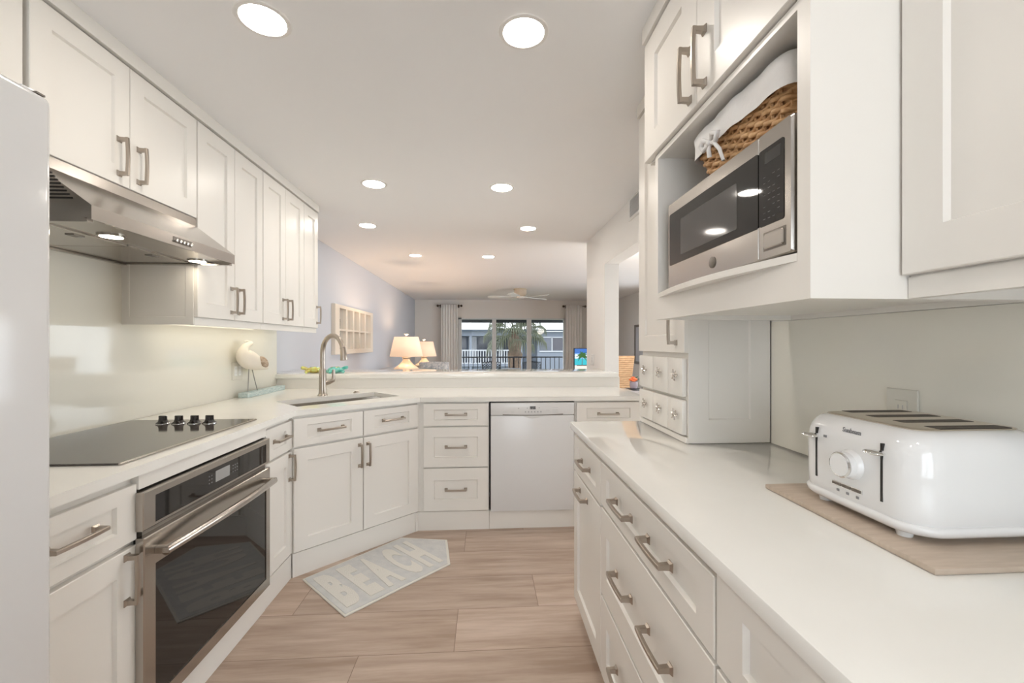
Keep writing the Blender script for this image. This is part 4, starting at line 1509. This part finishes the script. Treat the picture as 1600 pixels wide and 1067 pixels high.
def table_lamp(x, y, zb, label):
    t = thing('table_lamp', label, 'lamp', (x, y, zb + 0.0005), 'lit table lamps in the living room')
    bm = bmesh.new()
    lathe(bm, [(0.10, 0), (0.125, 0.01), (0.165, 0.085), (0.175, 0.115), (0.170, 0.125), (0.10, 0.175), (0.055, 0.225), (0.048, 0.255), (0.062, 0.270), (0.062, 0.285), (0.02, 0.290), (0.012, 0.33)], 32, (x, y, zb + 0.0005))
    obj('base', bm, 'sand_ceramic', t, smooth=True)
    bm = bmesh.new()
    lathe(bm, [(0.225, 0.290), (0.165, 0.560)], 40, (x, y, zb), False, False)
    sh = obj('shade', bm, 'shade', t, smooth=True)
    sh.modifiers.new('thick', 'SOLIDIFY').thickness = 0.004
    bm = bmesh.new()
    tube(bm, [(x, y, zb + 0.33), (x, y, zb + 0.575)], 0.005, 8)
    for k in range(3):
        a = k * 2 * PI / 3
        tube(bm, [(x, y, zb + 0.552), (x + 0.164 * math.cos(a), y + 0.164 * math.sin(a), zb + 0.556)], 0.003, 6)
    obj('harp', bm, 'bronze', t)
    bm = bmesh.new()
    lathe(bm, [(0.008, 0), (0.012, 0.006), (0.030, 0.022), (0.030, 0.026), (0.004, 0.028)], 16, (x, y, zb + 0.575))
    obj('finial', bm, 'sand_ceramic', t, smooth=True)
    bm = bmesh.new()
    ball(bm, (x, y, zb + 0.47), 0.035, 12)
    obj('bulb', bm, mat('lit_bulb', (0.9, 0.9, 0.9), 0.5, emit=(1.0, 0.70, 0.46), emit_strength=400), t, smooth=True)
    return t


end_table(-1.10, 6.0, 0.815, 'dark wood end table under the nearer lit lamp')
table_lamp(-1.10, 6.0, 0.815, 'nearer and larger of the two lit cream table lamps')
end_table(-1.14, 8.0, 0.760, 'dark wood end table under the farther lit lamp')
table_lamp(-1.14, 8.0, 0.760, 'farther lit cream table lamp partly behind the larger one')

sf = thing('sofa', 'gray sofa along the left living room wall between the lamps', 'sofa', (-1.25, 7.0, 0))
bm = bmesh.new()
box(bm, -1.795, -0.85, 6.32, 7.68, 0.06, 0.44, 0.03, 2)
obj('seat', bm, 'sofa', sf, smooth=True)
bm = bmesh.new()
box(bm, -1.795, -1.55, 6.32, 7.68, 0.441, 0.86, 0.05, 3)
obj('backrest', bm, 'sofa', sf, smooth=True)
for yy in (6.32, 7.53):
    bm = bmesh.new()
    box(bm, -1.54, -0.86, yy, yy + 0.15, 0.441, 0.66, 0.04, 3)
    obj('armrest', bm, 'sofa', sf, smooth=True)
for x in (-1.7, -0.95):
    for y in (6.4, 7.6):
        obj('leg', B(x - 0.03, x + 0.03, y - 0.03, y + 0.03, 0, 0.06), 'wood', sf)


def pillow(x, y, z, w, h, material, label, rz, tilt=12):
    bm = bmesh.new()
    n = 12
    gridv = []
    for side in (1, -1):
        rows_ = []
        for i in range(n + 1):
            row_ = []
            for j in range(n + 1):
                u, v = 2 * i / n - 1, 2 * j / n - 1
                th = 0.075 * (max(0, 1 - u ** 4) * max(0, 1 - v ** 4)) ** 0.5
                k = 1 - 0.06 * (1 - u * u) * 0 - 0.05 * (abs(u * v))
                row_.append(bm.verts.new((u * w / 2 * k, side * th, v * h / 2 * k)))
            rows_.append(row_)
        gridv.append(rows_)
        for i in range(n):
            for j in range(n):
                bm.faces.new([rows_[i][j], rows_[i + 1][j], rows_[i + 1][j + 1], rows_[i][j + 1]])
    bmesh.ops.remove_doubles(bm, verts=bm.verts, dist=1e-5)
    Mx = Matrix.Translation((x, y, z + h / 2)) @ Matrix.Rotation(R(rz), 4, 'Z') @ Matrix.Rotation(R(-tilt), 4, 'X')
    return tag(obj('pillow', bm, material, None, Mx, smooth=True, angle=70), label, 'pillow', 'pillows on the gray sofa')


pillow(-0.885, 7.38, 0.46, 0.52, 0.52, 'pillow_gray', 'patterned gray pillow on the sofa nearest the curtain', 8, 6)
pillow(-1.015, 7.10, 0.46, 0.42, 0.42, 'pillow_teal', 'dark teal pillow on the sofa between the other pillows', 12, 8)
pillow(-1.02, 6.80, 0.45, 0.46, 0.44, 'pillow_cream', 'cream pillow at the front of the sofa pillows', 5, 8)

# television behind the pier
tv = thing('television', 'flat television showing a palm beach partly hidden by the pier wall', 'television', (1.98, 8.0, 0.72))
obj('case', B(1.668, 2.30, 8.0, 8.045, 0.765, 1.197, 0.003), 'black', tv)
sc_ = obj('screen', B(1.682, 2.286, 7.998, 8.002, 0.782, 1.185), 'scr_sky', tv)
bm = bmesh.new()
box(bm, 1.682, 2.286, 7.9965, 7.999, 0.995, 1.095)
obj('picture_haze', bm, 'scr_haze', sc_)
bm = bmesh.new()
for cxx, czz, rr in ((1.716, 1.055, 0.030), (1.748, 1.040, 0.028), (1.712, 1.015, 0.026), (1.95, 1.05, 0.05), (2.02, 1.04, 0.04), (2.15, 1.07, 0.04)):
    vs_ = [bm.verts.new((cxx + rr * 1.2 * math.cos(a * PI / 9), 7.9955, czz + rr * math.sin(a * PI / 9))) for a in range(18)]
    bm.faces.new(vs_)
obj('picture_cloud', bm, 'scr_cloud', sc_)
obj('picture_sea', B(1.682, 2.286, 7.9955, 7.998, 0.875, 0.998), 'scr_sea', sc_)
obj('picture_sand', B(1.682, 2.286, 7.9945, 7.998, 0.782, 0.872), 'scr_sand', sc_)
bm = bmesh.new()
tube(bm, [(1.820, 7.993, 0.862), (1.824, 7.993, 0.95), (1.828, 7.993, 1.03)], [0.007, 0.006, 0.005], 6)
box(bm, 1.72, 1.93, 7.9935, 7.9945, 0.862, 0.878)
obj('picture_trunk', bm, 'scr_trunk', sc_)
bm = bmesh.new()
for k in range(13):
    a = R(-40 + 260 * k / 12)
    ln_ = 0.110 + 0.02 * math.sin(k * 2.1)
    c0 = Vector((1.828, 7.9925, 1.035))
    p1 = c0 + Vector((math.cos(a) * ln_ * 0.55, 0, math.sin(a) * ln_ * 0.55 + 0.015))
    p2 = c0 + Vector((math.cos(a) * ln_, 0, math.sin(a) * ln_ - 0.012))
    tube(bm, [c0, p1, p2], [0.008, 0.013, 0.002], 5)
obj('picture_fronds', bm, 'scr_palm', sc_)
obj('stand', B(1.88, 2.10, 7.99, 8.12, 0.7205, 0.766), 'black', tv)
md_ = thing('media_console', 'low dark wood console under the television', 'console', (2.0, 8.05, 0))
obj('body', B(1.55, 2.55, 7.85, 8.28, 0.08, 0.72, 0.004), 'wood', md_)
for x in (1.6, 2.5):
    for y in (7.9, 8.22):
        obj('leg', B(x - 0.02, x + 0.02, y - 0.02, y + 0.02, 0, 0.08), 'wood', md_)

# dining corner seen through the opening
dt = thing('dining_table', 'gray-topped dining table beyond the opening in the right wall', 'table', (2.15, 4.75, 0))
obj('table_top', B(1.60, 2.75, 4.30, 5.0, 0.715, 0.752, 0.004), 'table_gray', dt)
for x in (1.68, 2.67):
    for y in (4.38, 4.92):
        obj('leg', B(x - 0.035, x + 0.035, y - 0.035, y + 0.035, 0, 0.7148), 'wood', dt)
ch = thing('dining_chair', 'woven rattan high-back dining chair behind the gray table', 'chair', (1.62, 5.3, 0))
bm = bmesh.new()
lv = []
for z, w0, w1, y in ((0.46, 1.42, 1.755, 5.18), (0.74, 1.40, 1.795, 5.20), (1.00, 1.38, 1.84, 5.225), (1.128, 1.37, 1.862, 5.24)):
    lv.append([(w0, y, z), (w1, y, z), (w1, y + 0.05, z), (w0, y + 0.05, z)])
rings(bm, lv)
obj('backrest', bm, 'rattan', ch)
bm = bmesh.new()
for k in range(26):
    z = 0.50 + k * 0.024
    y = 5.18 + (z - 0.46) * 0.09
    w1 = 1.755 + (z - 0.46) * 0.16
    w0 = 1.42 - (z - 0.46) * 0.07
    tube(bm, [(w0, y - 0.002, z), (w1, y - 0.002, z)], 0.008, 6)
obj('weave', bm, 'rattan', ch, smooth=True)
obj('seat', B(1.40, 1.80, 5.235, 5.66, 0.42, 0.47, 0.01), 'rattan', ch)
for x in (1.43, 1.77):
    for y in (5.20, 5.62):
        obj('leg', B(x - 0.02, x + 0.02, y - 0.02, y + 0.02, 0, 0.46 if y < 5.3 else 0.42), 'wood', ch)
va = thing('flower_vase', 'small glass vase of orange flowers on a dark mat by the woven chair', 'vase', (1.712, 4.85, 0.7575))
bm = bmesh.new()
lathe(bm, [(0.028, 0), (0.040, 0.01), (0.047, 0.045), (0.044, 0.070), (0.046, 0.085), (0.043, 0.083), (0.035, 0.02)], 20, (1.712, 4.85, 0.758))
obj('vessel', bm, 'glass_vase', va, smooth=True)
for dx, dy, dz, rr in ((-0.028, 0, 0.105, 0.026), (0.006, -0.02, 0.112, 0.028), (0.0, 0.02, 0.125, 0.024), (0.026, 0.005, 0.102, 0.020), (-0.012, -0.03, 0.095, 0.022)):
    bm = bmesh.new()
    for k in range(7):
        a = k * 2 * PI / 7
        ball(bm, (1.712 + dx + 0.55 * rr * math.cos(a), 4.85 + dy + 0.55 * rr * math.sin(a), 0.758 + dz), rr * 0.55, 8, (1, 1, 0.8))
    ball(bm, (1.712 + dx, 4.85 + dy, 0.758 + dz + 0.006), rr * 0.5, 8)
    obj('flower', bm, 'orange', va, smooth=True)
for k, (a, hgt) in enumerate(((0.3, 0.155), (0.9, 0.135), (-0.2, 0.12), (2.6, 0.11))):
    bm = bmesh.new()
    p0 = Vector((1.712, 4.85, 0.835))
    p1 = p0 + Vector((0.035 * math.cos(a), 0.02 * math.sin(a), (hgt - 0.08) * 0.7))
    p2 = p0 + Vector((0.065 * math.cos(a), 0.035 * math.sin(a), hgt - 0.08))
    tube(bm, [p0, p1, p2], [0.002, 0.011, 0.001], 6)
    obj('leaf', bm, 'leaf_dark', va)
tag(obj('placemat', B(1.66, 2.05, 4.70, 4.98, 0.7522, 0.757), 'charcoal'), 'dark placemat on the gray table under the vase', 'placemat')
pn = thing('added_fill_pendant', 'unseen globe pendant added over the gray dining table as fill light', 'added fill light', (2.25, 4.65, CEIL))  # hidden lamp added to brighten the living room's far wall and curtains
bm = bmesh.new()
lathe(bm, [(0.06, -0.001), (0.06, -0.02), (0.012, -0.03), (0.006, -0.032), (0.006, -0.47), (0.05, -0.475), (0.05, -0.51)], 24, (2.25, 4.65, CEIL))
obj('stem', bm, 'bronze', pn, smooth=True)
bm = bmesh.new()
ball(bm, (2.25, 4.65, CEIL - 0.62), 0.125, 24)
obj('globe', bm, mat('fill_globe', (0.9, 0.9, 0.9), 0.4, emit=(1.0, 0.88, 0.74), emit_strength=44), pn, smooth=True)
pf = thing('picture_frame', 'dark-edged framed picture on the far dining wall beside the tower cabinet', 'picture', (3.29, 8.9, 1.26))
obj('frame', flat_frame(RIGHT, 8.55, 9.24, 0.845, 1.690, 8.60, 9.19, 0.90, 1.64, -3.2995, -3.270), 'steel_dark', pf, RIGHT)
obj('picture', B(8.60, 9.19, 0.90, 1.64, -3.2995, -3.285), 'wall_blue', pf, RIGHT)

# ------------------------------------------------------------------ outside
struct('ground', B(-30, 40, YB + 2.4, 60, -3.2, -3.0), 'grass')
struct('balcony_floor', B(-4, 6, YB + 0.15, 12.45, -0.25, -0.02), 'concrete')
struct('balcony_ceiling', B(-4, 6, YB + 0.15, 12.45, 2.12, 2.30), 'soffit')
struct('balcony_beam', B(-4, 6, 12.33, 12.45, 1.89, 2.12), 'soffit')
rl = thing('balcony_railing', 'dark metal balcony railing outside the sliding window', 'railing', (0.75, 12.3, -0.02))
obj('top_rail', B(-3.0, 4.6, 12.28, 12.32, 0.875, 0.910), 'charcoal', rl)
obj('bottom_rail', B(-3.0, 4.6, 12.285, 12.315, 0.06, 0.09), 'charcoal', rl)
for k in range(58):
    x = -2.98 + k * 0.131
    obj('baluster', B(x - 0.009, x + 0.009, 12.291, 12.309, 0.0905, 0.8745), 'charcoal', rl)
for x in (-2.99, 0.8, 4.59):
    obj('post', B(x - 0.02, x + 0.02, 12.32, 12.36, -0.02, 0.875), 'charcoal', rl)


def patio_chair(x0, x1, y, label):
    t = thing('patio_chair', label, 'chair', ((x0 + x1) / 2, y, -0.02), 'dark lattice patio chairs on the balcony')
    cxx = (x0 + x1) / 2
    w = x1 - x0
    bm = bmesh.new()
    tube(bm, [(x0 + 0.03, y, 0.40), (x0, y + 0.03, 0.78), (cxx, y + 0.03, 0.795), (x1, y + 0.03, 0.78), (x1 - 0.03, y, 0.40)], 0.016, 8)
    nb = 7
    for k in range(-nb, nb + 1):
        for s in (-1, 1):
            xa = cxx + k * w / nb
            za, zb_ = 0.42, 0.78
            xb = xa + s * 0.36
            # clip to the back's width
            pa, pb = Vector((xa, y + 0.015, za)), Vector((xb, y + 0.015, zb_))
            t0, t1 = 0.0, 1.0
            for lim, sg in ((x0 + 0.01, 1), (x1 - 0.01, -1)):
                da, db = sg * (pa.x - lim), sg * (pb.x - lim)
                if da < 0 and db < 0:
                    t0, t1 = 1, 0
                elif da < 0:
                    t0 = max(t0, da / (da - db))
                elif db < 0:
                    t1 = min(t1, da / (da - db))
            if t1 - t0 > 0.05:
                tube(bm, [pa.lerp(pb, t0), pa.lerp(pb, t1)], 0.008, 5)
    obj('backrest', bm, 'charcoal', t)
    obj('seat', B(x0, x1, y - 0.02, y + 0.46, 0.375, 0.40), 'charcoal', t)
    for xx in (x0 + 0.02, x1 - 0.02):
        for yy in (y, y + 0.44):
            obj('leg', B(xx - 0.014, xx + 0.014, yy - 0.014, yy + 0.014, -0.0195, 0.3755), 'charcoal', t)
    return t


patio_chair(-0.10, 0.39, 11.40, 'dark lattice-back patio chair left of the palm trunk')
patio_chair(0.99, 1.49, 11.40, 'dark lattice-back patio chair right of the palm trunk')
pt_ = thing('patio_table', 'dark metal patio table between the two lattice chairs', 'table', (0.70, 11.62, -0.02))
bm = bmesh.new()
lathe(bm, [(0.26, 0.575), (0.27, 0.585), (0.27, 0.600), (0.26, 0.605)], 32, (0.70, 11.62, 0))
obj('table_top', bm, 'charcoal', pt_, smooth=True)
bm = bmesh.new()
lathe(bm, [(0.18, -0.0195), (0.16, 0.01), (0.03, 0.05), (0.03, 0.574)], 20, (0.70, 11.62, 0))
obj('pedestal', bm, 'charcoal', pt_, smooth=True)

# palm
pm = thing('palm_tree', 'cabbage palm with shaggy brown trunk and drooping fronds outside the window', 'tree', (1.0, 15.0, -3.0))
bm = bmesh.new()
pr = []
for k in range(34):
    s = k / 33
    z = -3.0 + 4.75 * s
    rr = 0.185 + 0.02 * math.sin(k * 1.7) + (0.03 if 0.72 < s < 0.92 else 0) - (0.10 * max(0, (s - 0.92) / 0.08))
    pr.append((rr + (0.022 if k % 2 else 0), z))
lathe(bm, pr, 22, (1.02, 15.0, 0))
for v in bm.verts:
    a = math.atan2(v.co.y - 15.0, v.co.x - 1.02)
    f = 1 + 0.10 * math.sin(a * 7 + v.co.z * 9)
    v.co.x = 1.02 + (v.co.x - 1.02) * f
    v.co.y = 15.0 + (v.co.y - 15.0) * f
obj('trunk', bm, 'bark', pm, smooth=True, angle=50)
for k in range(26):
    az = k * 2.39996
    el = R(70 - 95 * (k / 25))
    Lr = 0.62
    c0 = Vector((1.05, 15.0, 1.62))
    hd_ = Vector((math.cos(az), math.sin(az), 0))
    tip = c0 + hd_ * (Lr * math.cos(el)) + Vector((0, 0, Lr * math.sin(el)))
    bm = bmesh.new()
    tube(bm, [c0, c0.lerp(tip, 0.5) + Vector((0, 0, 0.05)), tip], [0.022, 0.014, 0.010], 6)
    for j in range(17):
        aa = R(-80 + 160 * j / 16)
        sidev = hd_.cross(Vector((0, 0, 1)))
        dirv = (hd_ * math.cos(aa) * max(0.35, math.cos(el)) + sidev * math.sin(aa) + Vector((0, 0, math.sin(el) * 0.6 * math.cos(aa)))).normalized()
        ll = 0.62 * (0.75 + 0.25 * math.cos(aa))
        p1 = tip + dirv * ll * 0.55
        p2 = tip + dirv * ll * 0.80 + Vector((0, 0, -0.16))
        p3 = tip + dirv * ll * 0.86 + Vector((0, 0, -0.42))
        tube(bm, [tip, p1, p2, p3], [0.006, 0.016, 0.012, 0.003], 4)
    obj('frond', bm, 'frond', pm)

# building across the court
bl = thing('apartment_building', 'blue-gray apartment building with white roof and railing across the court', 'building', (1.5, 29, -3.0))
bm = bmesh.new()
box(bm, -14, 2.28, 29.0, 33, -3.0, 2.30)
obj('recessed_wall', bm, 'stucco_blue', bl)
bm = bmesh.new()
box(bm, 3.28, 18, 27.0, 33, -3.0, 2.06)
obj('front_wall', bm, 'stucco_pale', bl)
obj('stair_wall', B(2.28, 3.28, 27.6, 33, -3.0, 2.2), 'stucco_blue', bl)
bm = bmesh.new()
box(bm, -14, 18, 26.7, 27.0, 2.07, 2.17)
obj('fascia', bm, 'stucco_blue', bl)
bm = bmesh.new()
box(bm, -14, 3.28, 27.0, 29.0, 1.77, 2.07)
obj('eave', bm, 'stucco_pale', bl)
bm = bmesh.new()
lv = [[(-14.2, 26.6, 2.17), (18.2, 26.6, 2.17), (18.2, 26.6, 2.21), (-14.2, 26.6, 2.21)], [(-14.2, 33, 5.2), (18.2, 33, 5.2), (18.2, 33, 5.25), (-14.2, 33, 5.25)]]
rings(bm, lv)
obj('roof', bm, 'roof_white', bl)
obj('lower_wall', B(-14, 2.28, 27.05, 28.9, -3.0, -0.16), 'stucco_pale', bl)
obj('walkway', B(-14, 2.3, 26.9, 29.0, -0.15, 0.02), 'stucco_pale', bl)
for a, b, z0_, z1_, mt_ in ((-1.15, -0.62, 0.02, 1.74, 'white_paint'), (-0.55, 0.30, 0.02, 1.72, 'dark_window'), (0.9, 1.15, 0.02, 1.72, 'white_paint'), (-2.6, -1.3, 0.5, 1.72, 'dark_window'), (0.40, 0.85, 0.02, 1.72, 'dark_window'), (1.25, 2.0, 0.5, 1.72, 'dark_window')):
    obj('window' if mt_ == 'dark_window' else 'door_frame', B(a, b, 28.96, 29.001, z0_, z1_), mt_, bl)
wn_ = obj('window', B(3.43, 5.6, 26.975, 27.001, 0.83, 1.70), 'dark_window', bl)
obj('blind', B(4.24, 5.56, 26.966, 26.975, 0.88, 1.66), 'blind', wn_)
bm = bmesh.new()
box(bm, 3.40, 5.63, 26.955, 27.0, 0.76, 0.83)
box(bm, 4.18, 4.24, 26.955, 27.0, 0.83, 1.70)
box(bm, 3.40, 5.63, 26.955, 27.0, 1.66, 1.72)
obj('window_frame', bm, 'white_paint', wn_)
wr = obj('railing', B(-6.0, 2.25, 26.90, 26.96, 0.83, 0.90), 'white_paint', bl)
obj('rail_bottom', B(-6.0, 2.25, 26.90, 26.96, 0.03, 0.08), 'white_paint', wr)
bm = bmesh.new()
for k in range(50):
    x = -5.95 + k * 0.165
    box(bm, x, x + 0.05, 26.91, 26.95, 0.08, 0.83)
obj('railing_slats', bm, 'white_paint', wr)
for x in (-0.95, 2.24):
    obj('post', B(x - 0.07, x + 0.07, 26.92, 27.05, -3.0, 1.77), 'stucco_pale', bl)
